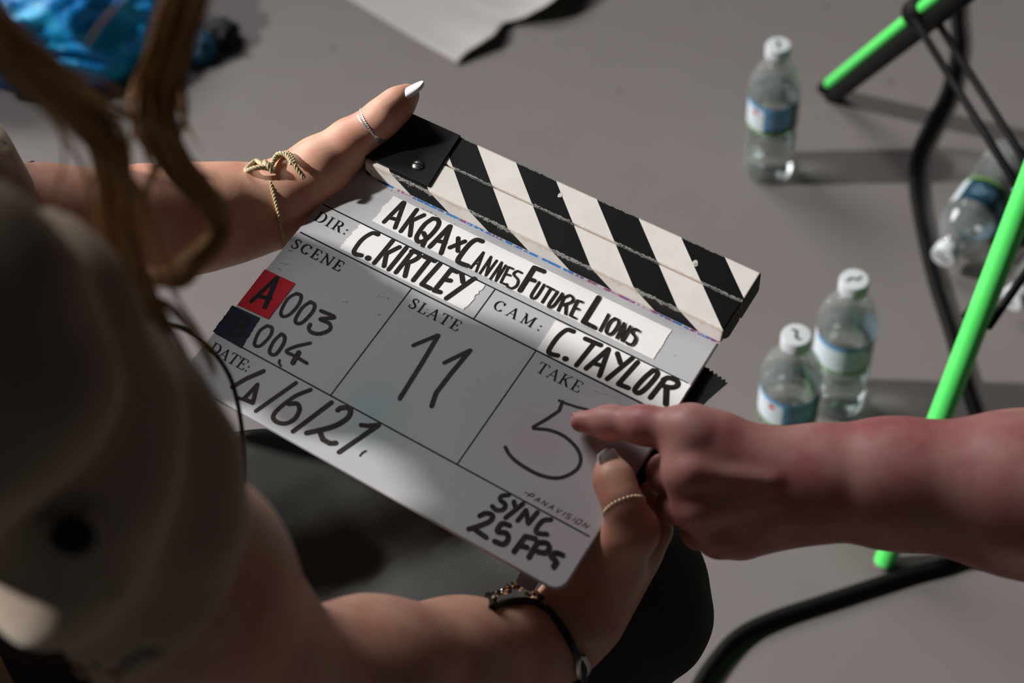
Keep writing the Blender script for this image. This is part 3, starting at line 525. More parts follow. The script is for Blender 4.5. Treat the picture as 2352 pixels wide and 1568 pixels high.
water_bottle('clear water bottle lying mostly out of frame behind the green tripod leg', lying(c2 + d2 * 0.205, c2), math.radians(200))

# ------------------------------------------------------------------ green tripod stand
k = NT('neon green paint'); k.p(Base_Color=k.mix(k.noise(k.obj(), 30), lin((84, 240, 104)), lin((104, 250, 124))), Roughness=0.45); M_green = k.m
M_blk = simple('black metal', (7, 7, 7), 0.65, 80, 0.3, spec=0.2)
M_rub = simple('black rubber', (11, 11, 10), 0.7, 120, 0.3, spec=0.2)
footB = F(2027, 1304); pB = P(2251, 720, 1.30)
dB = (pB - footB) / np.linalg.norm(pB - footB)
apex = footB + dB * 0.77
footA = F(1888, 205)
tri = empty('tripod_stand', (apex[0], apex[1], 0), 'tripod stand with neon green tube legs and thin black braces', 'stand')
RL = 0.0112
cen = np.array([apex[0], apex[1], 0])
def rotz(v, a): return np.array([v[0] * math.cos(a) - v[1] * math.sin(a), v[0] * math.sin(a) + v[1] * math.cos(a), v[2]])
fA = footA; fB = footB
fC = cen + np.array([0.46, -0.04, 0])
hub = np.array([apex[0], apex[1], 0.285])
for i, ft in enumerate((fB, fA, fC)):
    d = (apex - ft) / np.linalg.norm(apex - ft)
    v, f = tube([ft + d * (0.028 if i else 0.009), ft + d * 0.1, apex - d * 0.02], RL if i != 1 else 0.0072, 20); leg = mesh('leg', v, f, M_green, tri, True); smooth_angle(leg)
    v, f = tube([ft + d * 0.004, ft + d * (0.034 if i else 0.012)], (RL if i != 1 else 0.0072) * (1.12 if i else 0.96), 20); fo = mesh('rubber_foot', v, f, M_rub if i else simple('pale foot cap', (120, 112, 108), 0.6), leg); fo.data.transform(Matrix.Translation(-tri.location)); smooth_angle(fo)
    if i == 1:                                                         # black channel under this leg
        side = np.cross(d, [0, 0, 1]); side /= np.linalg.norm(side); dwn = np.cross(side, d)
        if dwn[2] > 0: dwn = -dwn
        tow = (CAM - ft); tow = tow - tow.dot(d) * d; tow /= np.linalg.norm(tow); lat = np.cross(d, tow); 
        if (C2W.T @ lat)[1] < 0: lat = -lat
        v, f = tube([ft + d * 0.01 + lat * 0.0165, apex - d * 0.05 + lat * 0.0165], 0.0115, 14); mesh('under_channel', v, f, M_blk, tri, True)
    mid = ft + d * (np.linalg.norm(apex - ft) * 0.40) if i != 1 else None
    if i == 1:
        best = min(np.linspace(0.05, 0.9, 400), key=lambda s: abs((C2W.T @ (ft + (apex - ft) * s - CAM))[0] / (C2W.T @ (ft + (apex - ft) * s - CAM))[2] * FPX + 1176 - 2112)); mid = ft + (apex - ft) * best
        v, f = tube([mid - d * 0.012, mid + d * 0.012], RL * 1.5, 16); cl = mesh('clamp', v, f, M_blk, tri, True)
    sd = np.cross(hub - mid, [0, 0, 1.0]); sd /= np.linalg.norm(sd)
    for s in (-1, 1):
        v, f = tube([mid + sd * s * 0.011, hub + sd * s * 0.011], 0.0042, 10); mesh('brace', v, f, M_blk, tri, True)
v, f = tube([hub - [0, 0, 0.03], hub + [0, 0, 0.03]], 0.022, 20); smooth_angle(mesh('hub', v, f, M_blk, tri))
v, f = tube([hub, apex + [0, 0, 0.5]], 0.0125, 20); smooth_angle(mesh('centre_column', v, f, M_blk, tri))
v, f = tube([apex - [0, 0, 0.03], apex + [0, 0, 0.04]], 0.028, 20); smooth_angle(mesh('leg_collar', v, f, M_blk, tri))

# ------------------------------------------------------------------ cable
cp = [(2215, -160), (2192, 0), (2196, 100), (2172, 210), (2112, 330), (2099, 420), (2114, 520), (2142, 640), (2180, 760), (2212, 870), (2242, 960), (2275, 1080), (2270, 1190), (2195, 1282), (2060, 1325), (1900, 1377), (1770, 1420), (1690, 1462), (1630, 1530), (1590, 1600), (1540, 1720)]
cw = cr([F(x, y, 0.0068) for x, y in cp], 8)
v, f = tube(cw, 0.0066, 12); cb = mesh('cable', v, f, M_rub, None, True)
tag(cb, 'thick black cable snaking across the floor under the pointing arm', 'cable')

# ------------------------------------------------------------------ paper sheet on the floor
edge_px = [(1052, 150), (1075, 134), (1102, 121), (1135, 104), (1150, 82), (1163, 62), (1190, 57), (1225, 52), (1262, 42), (1292, 22), (1312, -2), (1345, -40), (1420, -90), (1520, -150)]
E_ = cr([F(x, y) for x, y in edge_px], 5); n = len(E_); m_ = 16
back = F(700, -62) - F(1052, 150); back = back / np.linalg.norm(back)
lift = np.interp(np.linspace(0, 1, n), [0, .12, .2, .3, .38, .5, .62, .75, .9, 1], [.001, .010, .016, .010, .006, .008, .024, .034, .02, .01])
v = []; f = []
for j in range(m_):
    t_ = (j / (m_ - 1)) ** 1.8 * 0.75
    for i in range(n):
        q = E_[i] + back * t_; q[2] = 0.0008 + lift[i] * math.exp(-(t_ / 0.035) ** 1.3) + 0.0015 * (1 + math.sin(i * .4 + t_ * 30)) * (0.2 if t_ > .1 else 1) * (0 if i == 0 else 1); v.append(q)
for j in range(m_ - 1):
    for i in range(n - 1): a = j * n + i; f.append((a, a + 1, a + n + 1, a + n))
pa = mesh('paper_sheet', v, f, simple('white paper', (172, 167, 167), 0.75, 8, 0.04), None, True)
md = pa.modifiers.new('thick', 'SOLIDIFY'); md.thickness = 0.0006; md.offset = 1
tag(pa, 'large white sheet of paper with a wavy lifted edge on the floor', 'paper')

# ------------------------------------------------------------------ crumpled blue bag and the small bundle beside it
k = NT('blue crinkled plastic'); co = k.obj()
nz = k.noise(co, 14, 4, 0.6, 1.0)
k.p(Base_Color=k.ramp(nz, [(0, lin((8, 90, 190))), (0.42, lin((14, 150, 245))), (0.6, lin((30, 190, 250))), (1, lin((50, 205, 250)))]), Roughness=0.34)
k.bump(k.noise(co, 60, 4, 0.6, 1.5), 0.6, 0.004); M_bag = k.m
def crumple(name, c, rx, ry, rz, mat, seed, sub=5, amp=0.24, flat=0.0):
    bm = bmesh.new(); bmesh.ops.create_icosphere(bm, subdivisions=sub, radius=1.0)
    off = Vector((seed * 3.1, seed * 1.7, seed * 0.9))
    for q in bm.verts:
        d = q.co.normalized(); s = 1.0
        for sc_, am in ((1.6, amp), (3.4, amp * .6), (7.0, amp * .3)):
            s += am * (1 - 2.2 * abs(mnoise.noise(d * sc_ + off))) 
        w = Vector((d.x * rx * s, d.y * ry * s, d.z * rz * s + rz * 0.75)); w.z = max(w.z, 0.002 + 0.003 * abs(d.x))
        q.co = w + Vector((c[0], c[1], 0))
    me = bpy.data.meshes.new(name); bm.to_mesh(me); bm.free()
    v = np.array([tuple(q.co) for q in me.vertices]); f = [tuple(q.vertices) for q in me.polygons]; bpy.data.meshes.remove(me)
    return mesh(name, v, f, mat, None, True)
c = F(120, 40, 0.05)
tag(crumple('plastic_bag', c, 0.15, 0.11, 0.07, M_bag, 2), 'crumpled bright blue plastic bag on the floor behind the hair', 'bag')
c = F(470, 88, 0.02)
e = empty('cloth_bundle', (c[0], c[1], 0), 'small dark blue bundle with a black end beside the blue bag', 'bundle')
b1 = crumple('bundle_cloth', F(455, 92, 0.02), 0.026, 0.036, 0.018, simple('dark teal cloth', (8, 84, 120), 0.6, 30, 0.3), 5, 4, 0.12)
b2 = crumple('black_end', F(500, 70, 0.02), 0.028, 0.026, 0.018, simple('black cloth', (10, 13, 14), 0.7, 30, 0.3), 8, 4, 0.12)
for b in (b1, b2): b.location = b.location - e.location; b.parent = e

# ------------------------------------------------------------------ implicit-surface body builder
class SDF:
    """smooth union of tapered capsules and ellipsoids, meshed with surface nets"""
    def __init__(s): s.pr = []
    def cap(s, a, b, ra, rb, k=8, sub=False): s.pr.append(('c', np.array(a, float), np.array(b, float), ra * .001, rb * .001, k * .001, sub)); return s
    def chain(s, pts, rs, k=8):
        for i in range(len(pts) - 1): s.cap(pts[i], pts[i + 1], rs[i], rs[i + 1], k)
        return s
    def ell(s, c, ax, r, k=8, sub=False):   # ax: three orthonormal rows
        s.pr.append(('e', np.array(c, float), np.array(ax, float), np.array(r, float) * .001, None, k * .001, sub)); return s
    def box(s):
        lo = np.full(3, 1e9); hi = -lo
        for q in s.pr:
            if q[6]: continue
            if q[0] == 'c':
                for p_, r in ((q[1], q[3]), (q[2], q[4])): lo = np.minimum(lo, p_ - r); hi = np.maximum(hi, p_ + r)
            else: m = max(q[3]); lo = np.minimum(lo, q[1] - m); hi = np.maximum(hi, q[1] + m)
        return lo, hi
    def field(s, lo, n, h):
        ax = [lo[i] + h * np.arange(n[i]) for i in range(3)]
        D = np.full(n, 0.05, np.float32)
        for q in s.pr:
            if q[0] == 'c': m = max(q[3], q[4]) + q[5] + 3 * h + .012; bl_, bh = np.minimum(q[1], q[2]) - m, np.maximum(q[1], q[2]) + m
            else: m = max(q[3]) + q[5] + 3 * h + .012; bl_, bh = q[1] - m, q[1] + m
            i0 = np.clip(((bl_ - lo) / h).astype(int), 0, np.array(n) - 1); i1 = np.clip(((bh - lo) / h).astype(int) + 2, 0, n)
            if np.any(i1 <= i0): continue
            sl = tuple(slice(a, b) for a, b in zip(i0, i1))
            X = np.stack(np.meshgrid(ax[0][sl[0]], ax[1][sl[1]], ax[2][sl[2]], indexing='ij'), -1).astype(np.float32)
            if q[0] == 'c':
                a, b, ra, rb = q[1], q[2], q[3], q[4]; ba = b - a; L2 = ba @ ba + 1e-12
                t = np.clip(((X - a) @ ba) / L2, 0, 1); d = np.linalg.norm(X - a - t[..., None] * ba, axis=-1) - (ra + (rb - ra) * t)
            else:
                w = (X - q[1]) @ q[2].T; k0 = np.linalg.norm(w / q[3], axis=-1); k1 = np.linalg.norm(w / q[3] ** 2, axis=-1) + 1e-9
                d = k0 * (k0 - 1.0) / k1
            k = q[5]; o = D[sl]
            if q[6]:
                hh = np.clip(0.5 - 0.5 * (o + d) / k, 0, 1); D[sl] = o * (1 - hh) + (-d) * hh + k * hh * (1 - hh)
            else:
                hh = np.clip(0.5 + 0.5 * (o - d) / k, 0, 1); D[sl] = o * (1 - hh) + d * hh - k * hh * (1 - hh)
        return ax, D
    def mesh(s, h=0.002, post=None):
        lo, hi = s.box(); lo = lo - .02; hi = hi + .02; n = tuple(np.ceil((hi - lo) / h).astype(int) + 1)
        ax, D = s.field(lo, n, h)
        if post: D = post(ax, D)
        return nets(D, lo, h)
def nets(D, lo, h):
    n = D.shape; S = D < 0
    c = lambda i, j, k: D[i:n[0] - 1 + i, j:n[1] - 1 + j, k:n[2] - 1 + k]
    cs = lambda i, j, k: S[i:n[0] - 1 + i, j:n[1] - 1 + j, k:n[2] - 1 + k]
    cnt = sum(cs(i, j, k).astype(np.int8) for i in (0, 1) for j in (0, 1) for k in (0, 1))
    act = (cnt > 0) & (cnt < 8); idx = np.full(act.shape, -1, np.int64); I = np.argwhere(act); idx[act] = np.arange(len(I))
    acc = np.zeros((len(I), 3)); num = np.zeros(len(I)); i0, j0, k0 = I.T
    cor = [(i, j, k) for i in (0, 1) for j in (0, 1) for k in (0, 1)]
    for a in cor:
        for b in cor:
            if sum(abs(x - y) for x, y in zip(a, b)) != 1 or a > b: continue
            da = D[i0 + a[0], j0 + a[1], k0 + a[2]].astype(float); db = D[i0 + b[0], j0 + b[1], k0 + b[2]].astype(float)
            m = (da < 0) != (db < 0); t = np.where(m, da / (da - db + 1e-20), 0)
            pt = np.array(a) + t[:, None] * (np.array(b) - np.array(a)); acc[m] += pt[m]; num[m] += 1
    V = lo + h * (I + acc / num[:, None]); Fc = []
    for axis in range(3):
        o1, o2 = [(1, 2), (2, 0), (0, 1)][axis]
        sl0 = [slice(None)] * 3; sl1 = [slice(None)] * 3; sl0[axis] = slice(0, -1); sl1[axis] = slice(1, None)
        A, B = S[tuple(sl0)], S[tuple(sl1)]; E = np.argwhere(A != B)
        E = E[(E[:, o1] > 0) & (E[:, o2] > 0) & (E[:, o1] < n[o1] - 1) & (E[:, o2] < n[o2] - 1)]
        def cell(e, x, y): q = e.copy(); q[:, o1] -= x; q[:, o2] -= y; return idx[q[:, 0], q[:, 1], q[:, 2]]
        if len(E) == 0: continue
        Q = np.stack([cell(E, 1, 1), cell(E, 0, 1), cell(E, 0, 0), cell(E, 1, 0)], 1)
        ins = A[E[:, 0], E[:, 1], E[:, 2]]; Q[~ins] = Q[~ins][:, ::-1]; Fc.append(Q[(Q >= 0).all(1)])
    return V, np.vstack(Fc)
def npmesh(name, parts, mat, parent=None):
    """one object from several (verts, quads) arrays, fast"""
    vs_, fs_ = [], []; b = 0
    for V, Q in parts: vs_.append(V); fs_.append(Q + b); b += len(V)
    V = np.vstack(vs_); Q = np.vstack(fs_)
    org = np.array(parent.location) if parent is not None else np.array([V[:, 0].mean(), V[:, 1].mean(), V[:, 2].min()])
    me = bpy.data.meshes.new(name); me.vertices.add(len(V)); me.vertices.foreach_set('co', (V - org).astype(np.float32).ravel())
    me.loops.add(Q.size); me.loops.foreach_set('vertex_index', Q.astype(np.int32).ravel())
    me.polygons.add(len(Q)); me.polygons.foreach_set('loop_start', np.arange(0, Q.size, 4, dtype=np.int32))
    me.update(calc_edges=True); me.validate(); me.polygons.foreach_set('use_smooth', np.ones(len(me.polygons), bool))
    me.materials.append(mat); o = bpy.data.objects.new(name, me); col.objects.link(o)
    if parent is not None: o.parent = parent
    else: o.location = org
    return o
def PB(px, py, h):                  # point seen at a pixel, h millimetres over the board's face
    r = C2W @ np.array([(px - 1176) / FPX, (py - 784) / FPX, 1.0]); s = ((bo + bn * h * .001 - CAM) @ bn) / (r @ bn); return CAM + r * s
def unit(v): v = np.asarray(v, float); return v / np.linalg.norm(v)
def basis(x, z):                    # rows x, y, z with x kept
    x = unit(x); z = np.asarray(z, float); z = unit(z - z @ x * x); return np.array([x, np.cross(z, x), z])
cam_r, cam_u, cam_b = C2W[:, 0], -C2W[:, 1], -C2W[:, 2]      # image right, image up, towards the camera
def fold_noise(ax, D, fn, band=0.02):
    m = np.abs(D) < band; I = np.argwhere(m); p = np.stack([ax[i][I[:, i]] for i in range(3)], 1); D[m] += fn(p).astype(np.float32); return D
def wav(p, freq, seed):             # cheap smooth pseudo noise from summed sines
    r = np.random.RandomState(seed); out = 0
    for i in range(5):
        d = r.normal(size=3); d /= np.linalg.norm(d); out = out + np.sin(p @ d * freq * (0.7 + 0.6 * r.rand()) + r.rand() * 6.28 + 1.3 * np.sin(p @ r.normal(size=3) * freq * .35))
    return out / 5

def skin(name, c, red, rough=0.48, freckle=0.25):
    k = NT(name); co = k.obj(); b = lin(c); rd = lin(red)
    c1 = k.mix(k.ramp(k.noise(co, 32, 3, 0.55), [(0, g3(0)), (0.38, g3(0)), (0.68, g3(1)), (1, g3(1))]), b, rd)
    c1 = k.mix(k.math('MULTIPLY', k.noise(co, 300, 3, 0.6), freckle), c1, tuple(x * .72 for x in b))
    k.p(Base_Color=c1, Roughness=rough, Subsurface_Weight=0.13, Subsurface_Radius=(0.006, 0.0022, 0.0012), Subsurface_Scale=1.0)
    k.b.inputs['Specular IOR Level'].default_value = 0.4
    k.bump(k.noise(k.scale(co, 1, 1, 1), 900, 4, 0.7), 0.12, 0.0006); return k.m
M_skin = skin('light skin', (224, 174, 149), (207, 139, 118))
M_skin2 = skin('ruddy skin', (214, 156, 146), (194, 108, 110), freckle=0.35)
k = NT('white nail varnish'); k.p(Base_Color=lin((236, 237, 240)), Roughness=0.16, Coat_Weight=0.6, Coat_Roughness=0.05); M_nail = k.m
k = NT('bare fingernail'); k.p(Base_Color=lin((206, 150, 140)), Roughness=0.3); M_nail2 = k.m
def nail(parent, c, axis, nrm, L, W, mat, point=0.5, thick=0.9, curve=0.35):
    B = basis(axis, nrm); n1, n2 = 14, 11; v = []; 
    for s_ in (0, 1):
        for i in range(n1):
            t = i / (n1 - 1) * 2 - 1
            w = W / 2 * (max(0.02, 1 - max(0, t) ** (2.2 / point) * 1.0) ** 0.5 if t > 0 else max(0.02, 1 - (-t) ** 5) ** 0.5)
            for j in range(n2):
                a = (j / (n2 - 1) * 2 - 1); x = a * w
                z = -curve * x * x / (W / 2) * 1.0 - 0.05 * L * t * t - s_ * thick
                v.append(c + (B[0] * t * L / 2 + B[1] * x + B[2] * z) * .001)
    f = []
    for i in range(n1 - 1):
        for j in range(n2 - 1):
            a = i * n2 + j; f.append((a, a + n2, a + n2 + 1, a + 1)); b = a + n1 * n2; f.append((b, b + 1, b + n2 + 1, b + n2))
    for i in range(n1 - 1):
        for j in (0, n2 - 1): a = i * n2 + j; b = a + n1 * n2; f.append((a, b, b + n2, a + n2))
    for j in range(n2 - 1):
        for i in (0, n1 - 1): a = i * n2 + j; b = a + n1 * n2; f.append((a, a + 1, b + 1, b))
    return mesh('fingernail', v, f, mat, parent, True)
def ring_loop(c, axis, r, rz=None, n=48):
    B = basis(axis, [0.1, 0.2, 1]); return np.array([c + .001 * r * (math.cos(t) * B[1] + math.sin(t) * B[2]) for t in np.linspace(0, 2 * math.pi, n)])

# ------------------------------------------------------------------ the seated person
hips = np.array([-0.44, 0.36, 0.50])
who = empty('person', (hips[0], hips[1], 0.0), 'seated person in a khaki shirt and dark jeans with long wavy hair, holding the clapperboard', 'person')
shR, shL = P(-80, 815, 0.485), np.array([-0.43, 0.59, 0.912])
elR, elL = P(640, 1600, 0.70), P(-95, 545, 0.90)
wrR, wrL = P(1275, 1472, 0.862), P(622, 478, 0.966)

# left arm and hand
S = SDF()
S.chain([shL, np.array([-.392, .645, .815]), elL], [44, 41, 40], 12)
fa = [elL, P(100, 528, 0.925), P(350, 513, 0.945), P(470, 498, 0.957), P(560, 484, 0.963), wrL]
S.chain(fa, [40, 40, 36, 33, 28.5, 26.5], 16)
lmc = [Bd(-8, -66, -15), Bd(-14, -46, -19), Bd(-18, -26, -20), Bd(-18, -8, -18)]
for q, r0, r1 in zip(lmc, (19, 18, 17, 16), (11.5, 11.5, 11, 10)): S.cap(wrL + (q - wrL) * .12, q, r0, r1, 12)
S.cap(P(660, 455, 0.965), P(735, 398, 0.962), 25, 21, 14)
th = [P(672, 440, 0.962), PB(735, 385, 2), PB(808, 326, 11), PB(858, 287, 19), PB(886, 264, 23.2), PB(915, 238, 22.6), PB(939, 217, 21.5)]
S.chain(th, [22, 19, 15.0, 10.9, 10.7, 9.6, 7.2], 9)
for (m, tipx, rr) in zip(lmc, ((64, -70, -21), (70, -48, -22), (64, -28, -17), (48, -10, -14)), (9, 9.2, 8.8, 7.8)):
    a_, b_ = m, Bd(*tipx); p1 = a_ + (b_ - a_) * .42 - bn * .006; p2 = a_ + (b_ - a_) * .72 - bn * .004
    S.chain([a_, p1, p2, b_], [rr + 1.5, rr, rr - .8, rr - 2], 4)
Lmesh = S.mesh(0.0019)

# right arm and hand
S = SDF()
S.chain([shR, shR * .65 + elR * .35, shR * .42 + elR * .58, elR], [36, 42, 47, 42], 20)
fr_ = [elR, elR * .72 + wrR * .28, elR * .4 + wrR * .6, wrR]
S.chain(fr_, [40, 40, 32, 26.5], 18)
tm = [P(1330, 1405, 0.852), P(1385, 1310, 0.846), PB(1450, 1218, -2), PB(1436, 1170, 9), PB(1424, 1140, 12.0), PB(1410, 1102, 11.6), PB(1400, 1068, 9.2)]
S.chain(tm, [25, 23.5, 15.0, 10.4, 9.9, 10.8, 7.8], 7)
rmc = [P(1500, 1215, 0.868), P(1478, 1262, 0.890), P(1440, 1310, 0.902), P(1395, 1360, 0.906)]
for q, r0, r1 in zip(rmc, (20, 19, 18, 17), (12, 12, 11.5, 10.5)): S.cap(wrR + (q - wrR) * .12, q, r0, r1, 12)
S.cap(P(1340, 1400, 0.865), P(1440, 1270, 0.868), 25, 18, 14)
for (m, tipx, rr) in zip(rmc, ((262, 58, -13), (236, 84, -14), (232, 108, -14), (240, 128, -14)), (9, 9.2, 8.8, 7.8)):
    b_ = Bd(*tipx); p1 = m + (b_ - m) * .45 + bu * .006 - bn * .004; p2 = m + (b_ - m) * .75 - bn * .003
    S.chain([m, p1, p2, b_], [rr + 1.5, rr, rr - .8, rr - 2], 4)
Rmesh = S.mesh(0.0019)

# torso, neck and head (coarser, under the shirt and above the frame)
hd = np.array([-0.285, 0.455, 1.165]); hf = unit([0.80, 0.10, -0.60]); hu = unit(np.array([0, 0, 1.0]) - hf[2] * hf * 1.0); hl = np.cross(hu, hf)
S = SDF()
mid = np.array([-0.355, 0.425, 0.925])
S.cap(shR, mid, 44, 52, 40); S.cap(mid, shL, 52, 48, 40); S.cap(mid + [-.02, -.01, -.06], hips + [-.01, 0, .10], 88, 92, 60); S.cap(hips + [0.02, -.07, .0], hips + [-.02, .07, 0], 110, 110, 60)
S.cap(mid + [-.01, 0, .01], hd - hu * .07 - hf * .02, 56, 50, 25)
S.ell(hd, np.array([hf, hl, hu]), (96, 74, 108), 15); S.ell(hd + hf * .035 - hu * .062, np.array([hf, hl, hu]), (54, 50, 46), 25)
S.cap(hd + hf * .094 + hu * .012, hd + hf * .112 - hu * .022, 7, 11, 10)
S.ell(hd + hf * .088 - hu * .052, np.array([hf, hl, hu]), (9, 22, 7), 6); S.ell(hd + hf * .086 - hu * .066, np.array([hf, hl, hu]), (9, 19, 6), 5)
for s in (-1, 1):
    S.ell(hd + hf * .084 + hl * s * .032 + hu * .008, np.array([hf, hl, hu]), (13, 15, 9), 6, True); S.ell(hd + hf * .076 + hl * s * .032 + hu * .008, np.array([hf, hl, hu]), (12, 14, 11), 3)
    S.ell(hd + hl * s * .074 - hu * .004, np.array([hf, hl, hu]), (18, 8, 30), 6)
Tmesh = S.mesh(0.005)
body = npmesh('body', [Lmesh, Rmesh, Tmesh], M_skin, who)

# nails
nail(who, PB(929, 206, 32.0), P(966, 184, .94) - P(900, 224, .94), cam_b * .55 + cam_u * .75 - cam_r * .35, 27, 12.0, M_nail, 0.75, 2.2)
nail(who, PB(1404, 1060, 20.6), P(1394, 1032, .83) - P(1412, 1086, .83), cam_b * 1.0 + cam_u * .18 + cam_r * .30, 15, 12.0, M_nail, 0.45, 2.2)

# ------------------------------------------------------------------ clothes of the seated person
k = NT('khaki cotton'); co = k.obj()
c = k.mix(k.noise(co, 18, 4), lin((172, 152, 132)), lin((196, 177, 157)))
k.p(Base_Color=c, Roughness=0.85); k.b.inputs['Specular IOR Level'].default_value = 0.2; k.p(Sheen_Weight=0.15)
k.bump(k.noise(co, 900, 2), 0.15, 0.0005); M_shirt = k.m
def denim(name, c1, c2):
    k = NT(name); co = k.obj(); X, Y, Z = k.sep(co)
    tw = k.math('SINE', k.math('MULTIPLY', k.math('ADD', k.math('MULTIPLY', X, 0.45), k.math('ADD', Y, k.math('MULTIPLY', Z, 0.9))), 4800.0))
    nz = k.noise(co, 12, 4); tw2 = k.math('MULTIPLY_ADD', tw, 0.5, 0.5)
    c = k.mix(nz, lin(c1), lin(c2)); c = k.mix(k.math('MULTIPLY', tw2, k.math('MULTIPLY_ADD', k.noise(co, 700, 2), 0.30, 0.02)), c, lin((110, 108, 104)))
    k.p(Base_Color=c, Roughness=0.9); k.b.inputs['Specular IOR Level'].default_value = 0.15; k.bump(tw2, 0.3, 0.0004); return k.m
M_jean = denim('charcoal denim', (56, 58, 57), (80, 81, 79))

S = SDF()
adR = unit(elR - shR); adL = unit(elL - shL); flL = unit(fa[1] - elL)
S.cap(shR + [0, .0, .0], mid, 50, 64, 35); S.cap(mid, shL + [0, -.02, .0], 64, 58, 35); S.cap(mid + [-.015, -.01, -.07], hips + [.0, 0, .12], 98, 106, 60); S.cap(hips + [0.01, -.04, .06], hips + [-.01, .04, .06], 120, 120, 50)
S.chain([shR, shR + (elR - shR) * .3, shR + (elR - shR) * .9], [54, 52, 57], 25)
S.chain([shL, [-.392, .645, .815], elL + [0, .006, .004], elL + (fa[1] - elL) * 1.05], [50, 49, 52, 50], 12); S.cap([-.352, .668, .738], [-.362, .70, .715], 58, 54, 20); S.cap([-.40, .495, .80], [-.412, .548, .822], 26, 22, 15)  # last two caps: sleeve puff and armpit filler, added to block the key lamp
hemR = shR + (elR - shR) * 0.50; hnR = unit(adR + 0.40 * cam_r + 0.10 * cam_u)
hemL = P(96, 470, 0.925); hnL = unit(flL + 0.15 * cam_r)
def shirt_post(ax, D):
    def fn(p):
        t = (p - shR) @ adR; a = 0.0042 * wav(p, 60, 3) + 0.0030 * wav(p, 120, 5)
        rdg = np.abs(np.sin((p @ unit([0.5, 0.5, -0.7])) * 52 + 2.5 * wav(p, 22, 9))); e_ = 1 - 0.75 * np.exp(-(np.linalg.norm(p - hemR, axis=1) / .085) ** 2); return (a + 0.007 * (rdg ** 3 - .3) * 2.0) * e_
    D = fold_noise(ax, D, fn, 0.03)
    X = np.stack(np.meshgrid(*ax, indexing='ij'), -1).astype(np.float32)
    for c_, n_, core0, core1, r0, rr in ((hemR, hnR, shR, elR, 50.5, .11), (hemL, hnL, elL, fa[2], 44, .10)):
        pl_ = (X - c_) @ n_.astype(np.float32); near = np.linalg.norm(X - c_, axis=-1) - (rr + .03)
        ba = core1 - core0; t = np.clip(((X - core0) @ ba) / (ba @ ba), 0, 1.4); dc = np.linalg.norm(X - core0 - t[..., None] * ba, axis=-1) - r0 * .001
        loc = np.where(near < 0, 1.0, -1.0)
        cut = np.where(near < 0.06, np.maximum(D, pl_), D)                      # hem
        hollow = np.where((near < 0) & (pl_ > -.010), np.maximum(cut, -dc), cut); D = hollow.astype(np.float32)
    return D
sm_ = S.mesh(0.0042, shirt_post)
shirt = npmesh('shirt', [sm_], M_shirt, who)
# rolled-sleeve tab with its dark button
from mathutils.bvhtree import BVHTree
def bvh(V, Q): return BVHTree.FromPolygons([tuple(q) for q in V], [tuple(int(i) for i in q) for q in Q])
def on(tree, px, py, lift, dflt=0.5):   # where a cloth or skin surface lies under that pixel, lifted off it
    r = C2W @ np.array([(px - 1176) / FPX, (py - 784) / FPX, 1.0]); h_ = tree.ray_cast(Vector(CAM), Vector(r).normalized())
    if h_[0] is None: return P(px, py, dflt), cam_b
    return np.array(h_[0]) + np.array(h_[1]) * lift * .001, np.array(h_[1])
tS = bvh(*sm_); tRm = bvh(*Rmesh); tLm = bvh(*Lmesh)
bc, bnrm = on(tS, 172, 1222, 2.5)
vv, ff = lathe([(0.0001, 0), (.0072, 0), (.0078, .0008), (.0078, .0022), (.006, .0028), (.0001, .0022)], 24)
Bb = basis(np.cross(bnrm, cam_u), bnrm); vv = [bc + Bb[0] * x + Bb[1] * y + Bb[2] * z for x, y, z in vv]
bt = mesh('button', np.array(vv), ff, simple('dark button', (16, 14, 13), 0.4), shirt, True); bt.location = -np.array(who.location) * 0
def fix_sub(o, par):               # vertices were made relative to a part sitting at the thing's origin
    o.data.transform(Matrix.Translation(-who.location)); return o
fix_sub(bt, shirt)
tabp = cr([on(tS, *q, 0.4)[0] for q in ((150, 1180), (165, 1222), (185, 1270), (205, 1320), (222, 1375))], 8)
t_, a_, b_ = frames(tabp); tv = []; tf = []
for i, q in enumerate(tabp):
    up = unit(np.cross(t_[i], bnrm))
    for w, z in ((-.010, -.002), (.010, -.002), (.010, .0016), (-.010, .0016)): tv.append(q + up * w + bnrm * z)
for i in range(len(tabp) - 1):
    for j in range(4): tf.append((i * 4 + j, i * 4 + (j + 1) % 4, i * 4 + 4 + (j + 1) % 4, i * 4 + 4 + j))
tb = mesh('sleeve_tab', tv, tf, M_shirt, shirt, True); fix_sub(tb, shirt)

# jeans and shoes
knR = P(1398, 1372, 0.965); hipR = hips + np.array([0.05, -0.08, 0.0]); ankR = np.array([knR[0] - .15, knR[1] - .01, 0.09])
knL = np.array([0.03, 0.590, 0.475]); hipL = hips + np.array([0.0, 0.10, 0.0]); ankL = np.array([knL[0] - .16, knL[1] - .03, 0.09])
S = SDF()
S.cap(hips + [.02, -.06, 0], hips + [-.02, .06, 0], 116, 116, 50)
S.chain([hipR, hipR * .5 + knR * .5, knR], [90, 77, 64], 35); S.chain([knR, knR * .5 + ankR * .5, ankR], [62, 58, 50], 30)
S.chain([hipL, hipL * .5 + knL * .5, knL], [90, 77, 63], 35); S.chain([knL, knL * .5 + ankL * .5, ankL], [62, 58, 50], 30)
def jean_post(ax, D):
    def fn(p):
        dk = np.linalg.norm(p - knR, axis=1); a = 0.0025 * wav(p, 45, 13) + 0.002 * wav(p, 90, 15)
        r1 = np.abs(np.sin(p @ unit([0.9, 0.5, 0.5]) * 55 + 2 * wav(p, 18, 19))); hipd = np.exp(-(np.linalg.norm(p - (hipR + [.12, .06, .06]), axis=1) / .15) ** 2)
        return a + (0.0055 * np.exp(-(dk / .10) ** 2) + 0.006 * hipd) * (r1 ** 4 - .25)
    return fold_noise(ax, D, fn, 0.03)
